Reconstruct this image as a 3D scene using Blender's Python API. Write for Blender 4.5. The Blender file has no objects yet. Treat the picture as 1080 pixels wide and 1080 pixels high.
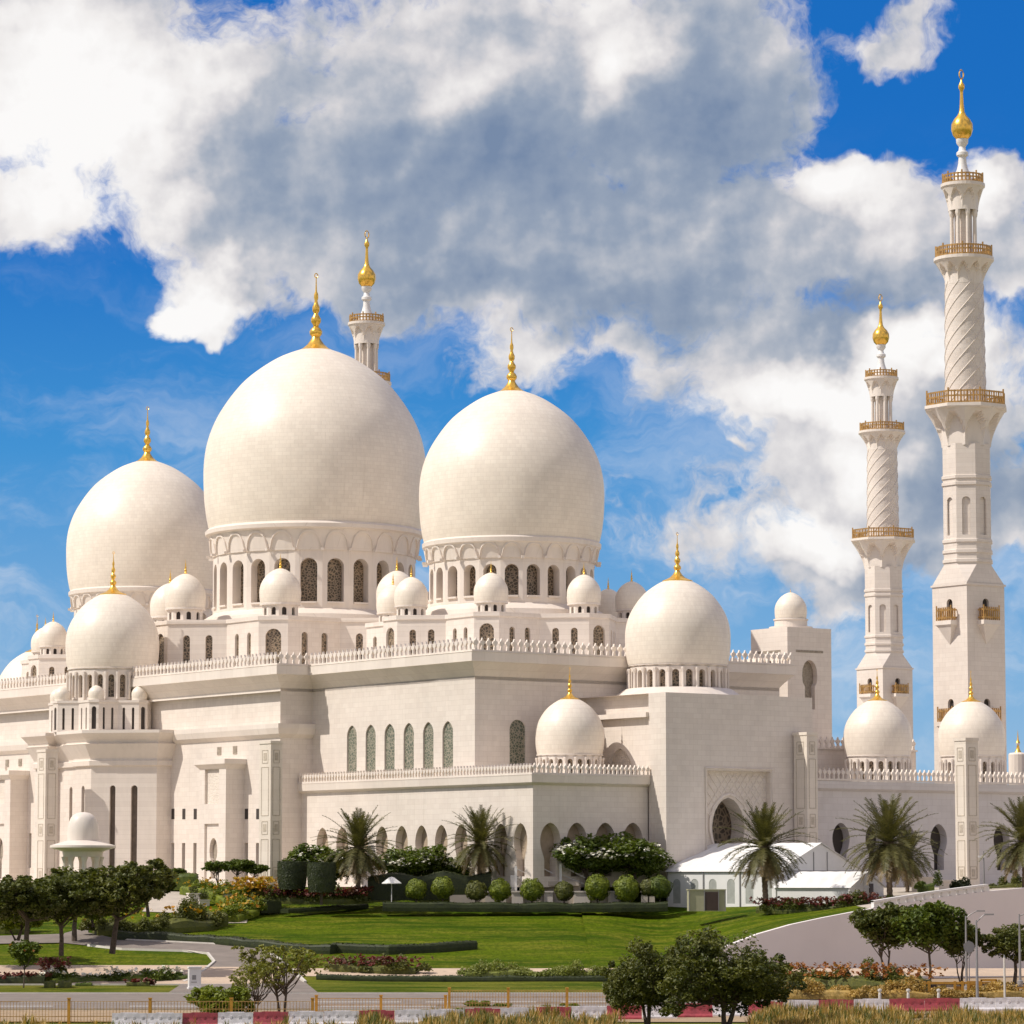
import bpy, math, random
from math import sin, cos, pi, radians, sqrt, atan2, atan
from mathutils import Vector, Matrix, noise

# ------------------------------------------------------------------ camera
F = 3750.0            # focal length in pixels of a 1080 px wide picture
HORIZON = 930.0
ZE = 10.6             # eye height; the mosque stands on ground at z = 10
TH = atan((HORIZON - 540) / F)
scene = bpy.context.scene
C = scene.collection
cam_d = bpy.data.cameras.new("camera"); cam = bpy.data.objects.new("camera", cam_d); C.objects.link(cam)
cam_d.sensor_width = 36; cam_d.lens = 36 * F / 1080; cam_d.clip_start = 1; cam_d.clip_end = 20000
cam.location = (0, 0, ZE); cam.rotation_euler = (pi / 2 + TH, 0, 0)
scene.camera = cam

# ------------------------------------------------------------------ light
SUN_EL = radians(48); SUN_AZ = radians(14); SUN_DIR = Vector((-cos(SUN_EL) * cos(SUN_AZ), -cos(SUN_EL) * sin(SUN_AZ), sin(SUN_EL))).normalized()
sd = bpy.data.lights.new("sun", 'SUN'); so = bpy.data.objects.new("sun", sd); C.objects.link(so)
sd.energy = 4.05; sd.angle = radians(.5); sd.color = (1, .935, .85)
so.rotation_euler = SUN_DIR.to_track_quat('Z', 'Y').to_euler()
so.location = (0, 0, 300)
scene.view_settings.view_transform = 'Standard'; scene.view_settings.look = 'None'
scene.view_settings.exposure = 0.0; scene.view_settings.gamma = 1

# ------------------------------------------------------------------ node helper
class NT:
    def __init__(s, tree): s.t = tree; s.n = tree.nodes; s.l = tree.links
    def node(s, typ, **kw):
        n = s.n.new(typ)
        for k, v in kw.items(): setattr(n, k, v)
        return n
    def put(s, sock, v):
        if isinstance(v, bpy.types.NodeSocket): s.l.new(v, sock)
        elif v is not None: sock.default_value = v
    def math(s, op, a, b=None, c=None, clamp=False):
        n = s.node('ShaderNodeMath', operation=op); n.use_clamp = clamp
        s.put(n.inputs[0], a); s.put(n.inputs[1], b); s.put(n.inputs[2], c); return n.outputs[0]
    def vmath(s, op, a, b=None):
        n = s.node('ShaderNodeVectorMath', operation=op); s.put(n.inputs[0], a); s.put(n.inputs[1], b)
        return n.outputs['Value'] if op in ('LENGTH', 'DOT_PRODUCT') else n.outputs[0]
    def noise(s, vec, scale, detail=4, rough=.5, dist=0, out='Fac'):
        n = s.node('ShaderNodeTexNoise'); s.put(n.inputs['Vector'], vec); n.inputs['Scale'].default_value = scale
        n.inputs['Detail'].default_value = detail; n.inputs['Roughness'].default_value = rough; n.inputs['Distortion'].default_value = dist
        return n.outputs[out]
    def ramp(s, fac, stops, interp='LINEAR'):
        n = s.node('ShaderNodeValToRGB'); n.color_ramp.interpolation = interp
        e = n.color_ramp.elements
        while len(e) > len(stops): e.remove(e[-1])
        while len(e) < len(stops): e.new(0.5)
        for i, (p, c) in enumerate(stops): e[i].position = p; e[i].color = (c[0], c[1], c[2], 1) if not isinstance(c, (int, float)) else (c, c, c, 1)
        s.put(n.inputs[0], fac); return n.outputs[0]
    def mix(s, fac, a, b, mode='MIX'):
        n = s.node('ShaderNodeMix', data_type='RGBA', blend_type=mode)
        s.put(n.inputs[0], fac)
        for i, v in ((6, a), (7, b)):
            if isinstance(v, tuple) and len(v) == 3: v = (*v, 1)
            s.put(n.inputs[i], v)
        return n.outputs[2]
    def maprange(s, v, a, b, c=0, d=1, smooth=True):
        n = s.node('ShaderNodeMapRange'); n.interpolation_type = 'SMOOTHSTEP' if smooth else 'LINEAR'
        s.put(n.inputs[0], v)
        for i, x in enumerate((a, b, c, d)): n.inputs[i + 1].default_value = x
        return n.outputs[0]
    def sep(s, v):
        n = s.node('ShaderNodeSeparateXYZ'); s.put(n.inputs[0], v); return n.outputs
    def comb(s, x, y, z):
        n = s.node('ShaderNodeCombineXYZ')
        for i, v in enumerate((x, y, z)): s.put(n.inputs[i], v)
        return n.outputs[0]

def ray(px, py):
    a = px - 540.; b = 540. - py
    return Vector((a, F * cos(TH) - b * sin(TH), F * sin(TH) + b * cos(TH)))

# ------------------------------------------------------------------ sky: Nishita plus a cloud field in direction space
def build_world():
    w = bpy.data.worlds.new("World"); scene.world = w; w.use_nodes = True
    t = NT(w.node_tree); t.n.clear()
    sky = t.node('ShaderNodeTexSky', sky_type='NISHITA'); sky.sun_disc = False
    sky.sun_elevation = SUN_EL; sky.sun_rotation = radians(-90 - 14)
    sky.altitude = 10; sky.air_density = 1; sky.dust_density = .6; sky.ozone_density = 2
    d = t.vmath('NORMALIZE', t.node('ShaderNodeTexCoord').outputs['Generated'])
    x, y, z = t.sep(d)
    # deep, saturated blue like the photograph's, paler to the horizon
    grad = t.ramp(t.math('MULTIPLY', z, 2.0, clamp=True), [(0, (.40, .62, .84)), (.12, (.21, .47, .80)), (.24, (.045, .31, .73)), (.36, (.0, .17, .62)), (1, (.0, .10, .45))])
    base = t.mix(.94, sky.outputs[0], t.vmath('SCALE', grad, None))
    sc_ = base
    # scale node for the gradient (radiance times ten; the background strength is 0.1)
    for n in t.n:
        if n.type == 'VECT_MATH' and n.operation == 'SCALE': n.inputs['Scale'].default_value = 9.0
    # cloud field
    warp = t.vmath('SCALE', t.vmath('SUBTRACT', t.noise(d, 22, 5, .55, out='Color'), (.5, .5, .5)), None)
    warp.node.inputs['Scale'].default_value = .055
    dw = t.vmath('ADD', d, warp)
    def blob(px, py, rx, ry, k=1.0, dd=dw):
        c = ray(px, py).normalized()
        v = t.vmath('MULTIPLY', t.vmath('SUBTRACT', dd, tuple(c)), (F / rx, 2.0, F / ry))
        l = t.vmath('LENGTH', v)
        o = t.math('SUBTRACT', 1.0, l)
        return t.math('MULTIPLY', o, k) if k != 1 else o
    def union(lst):
        r = lst[0]
        for q in lst[1:]: r = t.math('SMOOTH_MAX', r, q, .25)
        return r
    dens = union([blob(*b) for b in [
        (90, 90, 190, 150), (200, 130, 190, 130), (40, 215, 95, 45), (235, 290, 52, 58), (330, 220, 170, 110), (480, 120, 240, 170), (480, 290, 150, 55),
        (690, 90, 185, 150), (610, 260, 190, 95), (760, 260, 150, 110), (900, 190, 95, 72), (960, 270, 110, 90),
        (1055, 215, 48, 85), (1060, 300, 60, 60), (870, 395, 190, 80), (1000, 420, 120, 90), (915, 500, 125, 80), (1060, 530, 80, 70), (880, 590, 80, 52), (900, 250, 120, 90), (790, 360, 110, 45), (880, 470, 95, 100), (1000, 560, 80, 60), (655, 350, 90, 30, .5), (860, 640, 60, 35, .45),
        (540, 372, 60, 38, .45), (690, 390, 40, 50, .35), (205, 402, 34, 14, .4), (720, 560, 90, 40, .25), (950, 25, 75, 32, .45), (910, 30, 30, 26, .35),
        (785, 470, 12, 9, .5), (1075, 330, 40, 40, .8)]])
    n1 = t.noise(dw, 28, 12, .60, .15); n2 = t.noise(dw, 95, 10, .62)
    f = t.math('ADD', dens, t.math('MULTIPLY', t.math('SUBTRACT', n1, .5), .95))
    f = t.math('ADD', f, t.math('MULTIPLY', t.math('SUBTRACT', n2, .5), .75))
    hole = union([blob(935, 110, 85, 55), blob(215, 385, 130, 60), blob(1060, 90, 70, 75)])
    f = t.math('SUBTRACT', f, t.math('MAXIMUM', t.math('MULTIPLY', hole, .7), 0.0))
    # the rest of the sky, all round: unseen cream cloud, added for neutral fill light
    away = t.maprange(t.math('MAXIMUM', t.math('ABSOLUTE', x), t.math('SUBTRACT', .9, y)), .17, .30)
    away = t.math('MAXIMUM', away, t.maprange(z, .27, .36))
    gen = t.math('MULTIPLY', t.math('SUBTRACT', t.noise(d, 3.2, 8, .6, .3), .40), 5.0)
    m_near = t.maprange(f, -.06, .34)
    m_far = t.maprange(gen, 0, .8)
    mask = t.mix(away, m_near, m_far)
    # brightness inside the cloud: bright edges, grey bellies
    belly = union([blob(560, 190, 380, 170), blob(720, 130, 180, 160), blob(300, 170, 120, 120, .8), blob(900, 330, 150, 70), blob(1010, 500, 100, 110), blob(640, 310, 220, 60), blob(950, 600, 110, 60), blob(500, 310, 150, 40)])
    bright = union([blob(90, 130, 170, 150), blob(235, 300, 55, 60), blob(230, 90, 60, 60, .5), blob(880, 180, 85, 60), blob(1040, 210, 40, 60), blob(880, 400, 110, 45), blob(630, 60, 70, 90, .8), blob(500, 90, 60, 60, .5), blob(870, 570, 70, 40), blob(920, 480, 60, 60, .7), blob(960, 375, 90, 40)])
    g = t.math('SUBTRACT', t.math('MAXIMUM', belly, 0), t.math('MULTIPLY', t.math('MAXIMUM', bright, 0), 1.5))
    g = t.math('ADD', g, t.math('MULTIPLY', t.math('SUBTRACT', t.noise(d, 18, 6, .5), .5), .95))
    g = t.math('SUBTRACT', g, t.math('MULTIPLY', t.math('SUBTRACT', t.noise(d, 70, 6, .5), .5), .22))
    # side of each lobe that looks away from the sun is greyer
    e1 = t.noise(d, 38, 5, .5); e2 = t.noise(t.vmath('ADD', d, (-.004, 0, .004)), 38, 5, .5)
    h1 = t.noise(d, 100, 5, .5); h2 = t.noise(t.vmath('ADD', d, (-.0016, 0, .0016)), 100, 5, .5)
    g = t.math('ADD', g, t.math('MULTIPLY', t.math('SUBTRACT', e2, e1), 2.0)); g = t.math('ADD', g, t.math('MULTIPLY', t.math('SUBTRACT', h2, h1), .55))
    col = t.ramp(t.math('ADD', t.math('MULTIPLY', g, .50), .40, clamp=True), [(0, (1.0, .98, .96)), (.22, (.90, .87, .85)), (.40, (.70, .68, .69)), (.55, (.47, .50, .56)), (.72, (.31, .37, .47)), (1, (.19, .26, .39))])
    colf = t.mix(away, col, (.80, .70, .60))
    cc = t.vmath('SCALE', colf, None); cc.node.inputs['Scale'].default_value = 10.0
    # thin veils low over the roofs
    veil = t.noise(t.vmath('MULTIPLY', dw, (1, 1, 3.2)), 14, 7, .6)
    vm = t.math('MULTIPLY', t.maprange(veil, .42, .72, 0, .5), t.maprange(z, .22, .06))
    vs = t.vmath('SCALE', (.80, .82, .86), None); vs.node.inputs['Scale'].default_value = 10.0
    base2 = t.mix(vm, base, vs)
    out = t.mix(t.math('MULTIPLY', mask, .97), base2, cc)
    bg = t.node('ShaderNodeBackground'); t.put(bg.inputs[0], out); bg.inputs[1].default_value = .1
    wo = t.node('ShaderNodeOutputWorld'); t.l.new(bg.outputs[0], wo.inputs[0])
    w.cycles.sampling_method = 'MANUAL'; w.cycles.sample_map_resolution = 1024
build_world()

# ------------------------------------------------------------------ materials
def new_mat(name):
    m = bpy.data.materials.new(name); m.use_nodes = True
    t = NT(m.node_tree); b = t.n['Principled BSDF']
    return m, t, b
def solid(name, col, rough=.6, metal=0., var=.12, scale=1.5, bump=0.):
    m, t, b = new_mat(name)
    co = t.node('ShaderNodeTexCoord').outputs['Object']
    n = t.noise(co, scale, 6, .6)
    f = t.maprange(n, .3, .7, 1 - var, 1 + var, False)
    c = t.vmath('SCALE', (col[0], col[1], col[2]), None); t.put(c.node.inputs['Scale'], f)
    t.put(b.inputs['Base Color'], c); b.inputs['Roughness'].default_value = rough; b.inputs['Metallic'].default_value = metal
    if bump:
        bp = t.node('ShaderNodeBump'); bp.inputs['Strength'].default_value = bump; bp.inputs['Distance'].default_value = .05
        t.put(bp.inputs['Height'], n); t.put(b.inputs['Normal'], bp.outputs[0])
    return m
def marble(name, col, bw=1.5, bh=.75, relief=0., dome=False):
    m, t, b = new_mat(name)
    co = t.node('ShaderNodeTexCoord').outputs['Object']
    x, y, z = t.sep(co)
    if dome:
        v = t.comb(t.math('MULTIPLY', t.math('ARCTAN2', y, x), 13.0), z, 0)
    else:
        v = t.comb(t.math('ADD', x, t.math('MULTIPLY', y, 1.0)), z, 0)
    br = t.node('ShaderNodeTexBrick'); t.put(br.inputs['Vector'], v)
    br.inputs['Scale'].default_value = 1; br.inputs['Brick Width'].default_value = bw; br.inputs['Row Height'].default_value = bh
    br.inputs['Mortar Size'].default_value = .022; br.inputs['Mortar Smooth'].default_value = .3
    br.inputs['Color1'].default_value = (1, 1, 1, 1); br.inputs['Color2'].default_value = (.94, .93, .925, 1); br.inputs['Mortar'].default_value = (.86, .84, .82, 1)
    n = t.noise(co, .18, 6, .6); n2 = t.noise(t.vmath('MULTIPLY', co, (1, 1, .25)), 1.6, 5, .6)
    f = t.math('ADD', t.maprange(n, .3, .7, .93, 1.04, False), t.maprange(n2, .3, .7, -.035, .03, False))
    c = t.mix(1.0, (*col, 1), br.outputs[0], 'MULTIPLY')
    c2 = t.vmath('SCALE', c, None); t.put(c2.node.inputs['Scale'], f)
    # faint rain streaks
    st = t.maprange(t.noise(t.vmath('MULTIPLY', co, (1.2, 1.2, .06)), 1.3, 4, .6), .60, .76, 0, .24)
    c3 = t.mix(st, c2, (col[0] * .62, col[1] * .58, col[2] * .52))
    t.put(b.inputs['Base Color'], c3); b.inputs['Roughness'].default_value = .42; b.inputs['Specular IOR Level'].default_value = .35
    h = t.math('MULTIPLY', br.outputs['Fac'], -1.0)
    if relief:
        vo = t.node('ShaderNodeTexVoronoi', feature='DISTANCE_TO_EDGE'); t.put(vo.inputs['Vector'], co); vo.inputs['Scale'].default_value = relief
        h = t.math('ADD', h, t.math('MULTIPLY', t.maprange(vo.outputs[0], 0, .25), 1.5))
    bp = t.node('ShaderNodeBump'); bp.inputs['Strength'].default_value = .15 if not relief else .35; bp.inputs['Distance'].default_value = .03 if not relief else .06
    t.put(bp.inputs['Height'], h); t.put(b.inputs['Normal'], bp.outputs[0])
    return m
WHITE = (.80, .722, .645)
M = {}
M['marble'] = marble('warm white marble', WHITE, 1.2, .6)
M['dome'] = marble('white marble tiles of the domes', (.90, .815, .70), .9, .52, dome=True)
M['trim'] = marble('white marble trim', (.83, .75, .67), 3, 5)
M['relief'] = marble('carved floral marble', (.80, .72, .63), 1.6, .8, relief=2.6)
M['pylon'] = marble('inlaid pylon marble', (.80, .72, .62), 2, 1.2)
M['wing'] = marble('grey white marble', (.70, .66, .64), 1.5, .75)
M['inlay'] = solid('brown stone inlay', (.33, .28, .22), .5, var=.3, scale=4)
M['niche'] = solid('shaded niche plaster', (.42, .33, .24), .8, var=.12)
M['frame_inlay'] = solid('pale stone inlay', (.52, .45, .36), .6, var=.2, scale=4)
M['inlay_dark'] = solid('bronze tinted slot glazing', (.13, .095, .07), .35, var=.25, scale=2)
M['gold'] = solid('polished gold leaf', (.95, .58, .11), .28, .75, var=.12, scale=3)
M['goldrail'] = solid('weathered gilt bronze', (.52, .31, .11), .4, .5, var=.35, scale=2)
M['white'] = solid('white painted metal', (.8, .78, .76), .45, var=.04)
M['grey_metal'] = solid('grey galvanised steel', (.30, .29, .29), .5, .3, var=.1)
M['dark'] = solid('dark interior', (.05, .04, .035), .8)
M['reveal'] = M['marble']
def lattice(name, a, bcol, scale):
    m, t, b = new_mat(name)
    co = t.node('ShaderNodeTexCoord').outputs['Object']
    vo = t.node('ShaderNodeTexVoronoi', feature='DISTANCE_TO_EDGE'); t.put(vo.inputs['Vector'], co); vo.inputs['Scale'].default_value = scale
    k = t.maprange(vo.outputs[0], .06, .16)
    n = t.noise(co, .7, 4)
    c = t.mix(k, a, t.mix(n, bcol, (bcol[0] * 1.9, bcol[1] * 1.9, bcol[2] * 1.7)))
    t.put(b.inputs['Base Color'], c); b.inputs['Roughness'].default_value = .3
    return m
M['glass'] = lattice('bronze lattice over dark glass', (.33, .25, .17), (.055, .042, .03), 2.6)
M['glass_green'] = lattice('lattice over green glass', (.34, .31, .24), (.075, .09, .07), 2.8)
M['gate_glass'] = lattice('dark gate screen', (.20, .15, .10), (.03, .022, .016), 1.6)
def foliage(name, c1, c2, c3=None):
    m, t, b = new_mat(name)
    co = t.node('ShaderNodeTexCoord').outputs['Object']
    n = t.noise(co, .9, 3); n2 = t.noise(co, 7, 2)
    c = t.mix(t.maprange(n, .35, .65), c1, c2)
    c = t.mix(t.maprange(n2, .35, .75, 0, .7), c, c3 or (c2[0] * 1.5, c2[1] * 1.4, c2[2]))
    t.put(b.inputs['Base Color'], c); b.inputs['Roughness'].default_value = .55
    tr = t.node('ShaderNodeBsdfTranslucent'); t.put(tr.inputs[0], t.vmath('MULTIPLY', c, (1.3, 1.3, .7)))
    mx = t.node('ShaderNodeMixShader'); mx.inputs[0].default_value = .25
    t.l.new(b.outputs[0], mx.inputs[1]); t.l.new(tr.outputs[0], mx.inputs[2]); t.l.new(mx.outputs[0], t.n['Material Output'].inputs[0])
    return m
M['leaf_dark'] = foliage('dark tree leaves', (.045, .068, .010), (.105, .132, .018), (.16, .15, .025))
M['leaf_mid'] = foliage('mid green tree leaves', (.040, .062, .009), (.12, .135, .018), (.18, .17, .03))
M['leaf_green'] = foliage('green tree leaves', (.045, .080, .009), (.11, .150, .014))
M['leaf_light'] = foliage('light yellow green leaves', (.13, .16, .035), (.22, .25, .06))
M['leaf_airy'] = foliage('yellow green feathery leaves', (.10, .12, .018), (.22, .23, .035))
M['leaf_lime'] = foliage('lime clipped leaves', (.075, .115, .010), (.20, .245, .018))
M['leaf_hedge'] = foliage('dark clipped hedge leaves', (.020, .030, .010), (.038, .052, .014))
M['leaf_olive'] = foliage('olive shrub leaves', (.07, .085, .02), (.14, .15, .03))
M['leaf_palm'] = foliage('palm leaflets', (.050, .058, .014), (.115, .115, .030), (.22, .185, .07))
M['leaf_dry'] = foliage('dry palm leaflets', (.16, .12, .06), (.25, .19, .10))
M['red_flower'] = foliage('crimson bedding flowers', (.22, .028, .04), (.11, .035, .025), (.06, .06, .02))
M['orange_flower'] = foliage('orange flowers', (.30, .06, .015), (.48, .20, .03), (.10, .10, .02))
M['yellow_flower'] = foliage('yellow orange flowers', (.62, .27, .015), (.50, .34, .02), (.14, .17, .02))
M['white_flower'] = solid('white blossoms', (.75, .73, .62), .6)
M['dry_grass'] = foliage('tawny plume grass', (.22, .15, .03), (.50, .33, .08), (.62, .42, .15))
M['bark'] = solid('grey brown bark', (.10, .075, .055), .9, var=.4, scale=5, bump=.5)
M['palm_bark'] = solid('ringed palm bark', (.19, .14, .095), .9, var=.4, scale=6, bump=.6)
M['asphalt'] = solid('asphalt road', (.22, .185, .16), .85, var=.16, scale=.5)
M['paving'] = solid('beige concrete paving', (.55, .42, .31), .85, var=.12, scale=.4)
M['kerb'] = solid('pale concrete kerb', (.62, .58, .52), .8, var=.1)
M['concrete'] = solid('smooth grey painted concrete', (.82, .765, .755), .8, var=.05, scale=.12)
M['plaza'] = solid('pale stone paving', (.50, .44, .37), .8, var=.1, scale=.5)
M['barrier_red'] = solid('faded red plastic', (.34, .055, .07), .5, var=.35, scale=2.2)
M['barrier_white'] = solid('dirty white plastic', (.62, .60, .62), .5, var=.25, scale=2.2)
M['tent'] = solid('white tent canvas', (.80, .79, .77), .6, var=.04, scale=.6)
M['tent_window'] = solid('clear tent window film', (.42, .43, .40), .2, var=.15)
M['yellow'] = solid('yellow orange painted steel', (.50, .25, .03), .5, var=.2)
M['cabin'] = solid('olive beige panel', (.42, .40, .27), .6, var=.06)
M['brown'] = solid('dark brown panel', (.06, .035, .03), .5)
M['mark'] = solid('white road paint', (.75, .74, .70), .6, var=.15, scale=3)
M['sand'] = solid('dry soil', (.36, .26, .16), .95, var=.2, scale=.8)
def lawn_mat():
    m, t, b = new_mat('mown lawn grass')
    co = t.node('ShaderNodeTexCoord').outputs['Object']
    n = t.noise(t.vmath('MULTIPLY', co, (.30, .8, 1)), .14, 7, .7); n2 = t.noise(t.vmath('MULTIPLY', co, (.16, .55, 1)), .8, 7, .75, .6); n3 = t.noise(t.vmath('MULTIPLY', co, (1, .3, 1)), 2.4, 5, .8)
    c = t.mix(t.maprange(n, .38, .62), (.040, .085, .003), (.115, .165, .006))
    c = t.mix(t.maprange(n2, .46, .62, 0, .8), c, (.20, .205, .022))
    c = t.mix(t.maprange(n3, .42, .62, 0, .6), c, (.035, .062, .003))
    x, y, z = t.sep(co)
    dry = t.math('MULTIPLY', t.maprange(y, 352, 322), t.maprange(n, .35, .6))
    c = t.mix(t.math('MULTIPLY', dry, .55), c, (.24, .21, .045))
    t.put(b.inputs['Base Color'], c); b.inputs['Roughness'].default_value = .8; b.inputs['Specular IOR Level'].default_value = .03
    bp = t.node('ShaderNodeBump'); bp.inputs['Strength'].default_value = .8; bp.inputs['Distance'].default_value = .25
    t.put(bp.inputs['Height'], t.noise(co, 3, 6, .8)); t.put(b.inputs['Normal'], bp.outputs[0])
    return m
M['lawn'] = lawn_mat()

# ------------------------------------------------------------------ mesh helper
class MB:
    def __init__(s): s.v = []; s.f = []; s.mi = []; s.m = 0
    def face(s, pts):
        i = len(s.v); s.v.extend([tuple(p) for p in pts]); s.f.append(tuple(range(i, i + len(pts)))); s.mi.append(s.m)
    def grid(s, rows, closed=False):
        i = len(s.v); n = len(rows[0])
        for r in rows: s.v.extend([tuple(p) for p in r])
        for a in range(len(rows) - 1):
            for b in range(n if closed else n - 1):
                b2 = (b + 1) % n
                s.f.append((i + a * n + b, i + a * n + b2, i + (a + 1) * n + b2, i + (a + 1) * n + b)); s.mi.append(s.m)
    def box(s, c, d, rz=0.):
        x, y, z = c; a, b, h = d[0] / 2, d[1] / 2, d[2] / 2; cr, sr = cos(rz), sin(rz)
        P = [(x + i * a * cr - j * b * sr, y + i * a * sr + j * b * cr, z + k * h) for k in (-1, 1) for i, j in ((-1, -1), (1, -1), (1, 1), (-1, 1))]
        i = len(s.v); s.v.extend(P)
        for q in ((0, 3, 2, 1), (4, 5, 6, 7), (0, 1, 5, 4), (1, 2, 6, 5), (2, 3, 7, 6), (3, 0, 4, 7)): s.f.append(tuple(i + k for k in q)); s.mi.append(s.m)
    def lathe(s, prof, n=48, c=(0, 0, 0), a0=0.):
        rows = [[(c[0] + r * cos(a0 + 2 * pi * k / n), c[1] + r * sin(a0 + 2 * pi * k / n), c[2] + z) for k in range(n)] for r, z in prof]
        s.grid(rows, True)
    def tube(s, pts, rad, n=6, cap=True):
        pts = [Vector(p) for p in pts]; rows = []
        for i, p in enumerate(pts):
            d = (pts[min(i + 1, len(pts) - 1)] - pts[max(i - 1, 0)]).normalized()
            a = d.orthogonal().normalized() if abs(d.z) < .9 else d.cross(Vector((0, 1, 0))).normalized()
            b = d.cross(a); r = rad[i] if isinstance(rad, (list, tuple)) else rad
            rows.append([p + (a * cos(2 * pi * k / n) + b * sin(2 * pi * k / n)) * r for k in range(n)])
        s.grid(rows, True)
        if cap: s.face(rows[0]); s.face(rows[-1])
    def prism(s, poly, z0, z1):
        n = len(poly)
        for k in range(n):
            a, b = poly[k], poly[(k + 1) % n]
            s.face([(a[0], a[1], z0), (b[0], b[1], z0), (b[0], b[1], z1), (a[0], a[1], z1)])
        s.face([(p[0], p[1], z1) for p in poly]); s.face([(p[0], p[1], z0) for p in poly])
    def build(s, name, mats, parent=None, smooth=False, loc=None):
        me = bpy.data.meshes.new(name); me.from_pydata(s.v, [], s.f)
        for m in (mats if isinstance(mats, (list, tuple)) else [mats]): me.materials.append(M[m])
        if max(s.mi or [0]) > 0: me.polygons.foreach_set('material_index', s.mi)
        if smooth: me.polygons.foreach_set('use_smooth', [True] * len(me.polygons)); me.set_sharp_from_angle(angle=radians(40))
        me.update()
        o = bpy.data.objects.new(name, me); C.objects.link(o)
        if parent: o.parent = parent
        if loc: o.location = loc
        return o
def tag(o, label=None, cat=None, group=None, kind=None):
    for k, v in (('label', label), ('category', cat), ('group', group), ('kind', kind)):
        if v: o[k] = v
    return o
def empty(name, loc=(0, 0, 0), rz=0., label=None, cat=None, group=None):
    o = bpy.data.objects.new(name, None); C.objects.link(o); o.location = loc; o.rotation_euler = (0, 0, rz); o.empty_display_size = 1
    return tag(o, label, cat, group)
KIDS = {}
def copy_tree(o, parent=None):
    c = o.copy(); C.objects.link(c)
    if parent: c.parent = parent
    for ch in o.children: copy_tree(ch, c)
    return c
def place(o, loc, rz=0., sc=1., label=None, group=None, cat=None):
    o.location = loc; o.rotation_euler = (0, 0, rz); o.scale = (sc, sc, sc) if isinstance(sc, (int, float)) else sc
    return tag(o, label, cat, group)

# ------------------------------------------------------------------ frames: the mosque's axes are turned by HD from the view
HD = radians(35.5); UC = 411.6; VC = 260.3; GZ = -.6
def uv(X, Y): return (-sin(HD) * X + cos(HD) * Y, cos(HD) * X + sin(HD) * Y)
def xy(u, v): return (-sin(HD) * u + cos(HD) * v, cos(HD) * u + sin(HD) * v)
def at_u(px, py, u):      # local (x, y, h) on the plane u
    d = ray(px, py); U, V = uv(d.x, d.y); k = u / U; return (V * k - VC, u - UC, d.z * k - GZ)
def at_v(px, py, v):
    d = ray(px, py); U, V = uv(d.x, d.y); k = v / V; return (v - VC, U * k - UC, d.z * k - GZ)
def hgt(py, x, y, px=None):       # height above the mosque's ground of picture row py at local (x, y)
    X, Y = xy(y + UC, x + VC); d = ray(px if px else 540 + F * X / Y, py); return d.z * Y / d.y - GZ
def loc2w(x, y, h):
    X, Y = xy(y + UC, x + VC); return (X, Y, h + GZ + ZE)
def at_Y(px, py, Y): d = ray(px, py); return Vector((d.x * Y / d.y, Y, d.z * Y / d.y + ZE))

# ------------------------------------------------------------------ terrain
def interp(t, xs):
    if t <= xs[0][0]: return xs[0][1]
    for (a, b), (c, d) in zip(xs, xs[1:]):
        if t <= c:
            k = (t - a) / (c - a); return b + (d - b) * k
    return xs[-1][1]
def base_z(X, Y):
    return ZE + interp(Y, [(0, -9.75), (316, -9.75), (336, -9.2), (400, -3.3), (414, -1.0), (424, -.62), (9999, -.62)])
def ground_z(X, Y):
    q = min(1, max(0, (X - 9.2) / 14.5)); q = q * q * (3 - 2 * q)      # street level runs on in front of the retaining wall
    return base_z(X, Y) * (1 - q) + (ZE + interp(Y, [(0, -9.75), (398, -9.75), (412, -1.2), (424, -.62), (9999, -.62)])) * q
def on_ground(px, py):
    d = ray(px, py)
    lo = 150.0
    Y = lo
    while Y < 460:
        z = d.z * Y / d.y + ZE
        if z <= ground_z(0, Y): break
        Y += .25
    return Vector((d.x * Y / d.y, Y, ground_z(0, Y)))
# ------------------------------------------------------------------ wall panels with arched openings
def arch_outline(kind, w, zb, zt):
    """[(half width, z)] from the sill up to the apex"""
    h = zt - zb; r = w / 2; o = []
    if kind == 'slot': return [(r, zb), (r, zt - .01), (0, zt)]
    if kind == 'round':
        zs = zt - r; o = [(r, zb), (r, zs)] + [(r * cos(a), zs + r * sin(a)) for a in [pi / 2 * k / 7 for k in range(1, 8)]]
        return o
    if kind == 'point':
        zs = zt - r * 1.25
        return [(r, zb), (r, zs), (r * .95, zs + r * .35), (r * .80, zs + r * .68), (r * .55, zs + r * .96), (r * .28, zs + r * 1.14), (0, zt)]
    if kind == 'keel':      # bulging arcade arch, narrow at the foot, pointed above
        return [(r * .60, zb), (r * .60, zb + h * .32), (r * .70, zb + h * .39), (r * .88, zb + h * .50), (r * .98, zb + h * .60), (r, zb + h * .67), (r * .96, zb + h * .75), (r * .83, zb + h * .84), (r * .60, zb + h * .92), (r * .32, zb + h * .975), (0, zt)]
    if kind == 'keyhole':
        return [(r * .66, zb), (r * .66, zb + h * .46), (r * .92, zb + h * .54), (r, zb + h * .68), (r * .92, zb + h * .82), (r * .66, zb + h * .93), (r * .3, zb + h * .985), (0, zt)]
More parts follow.
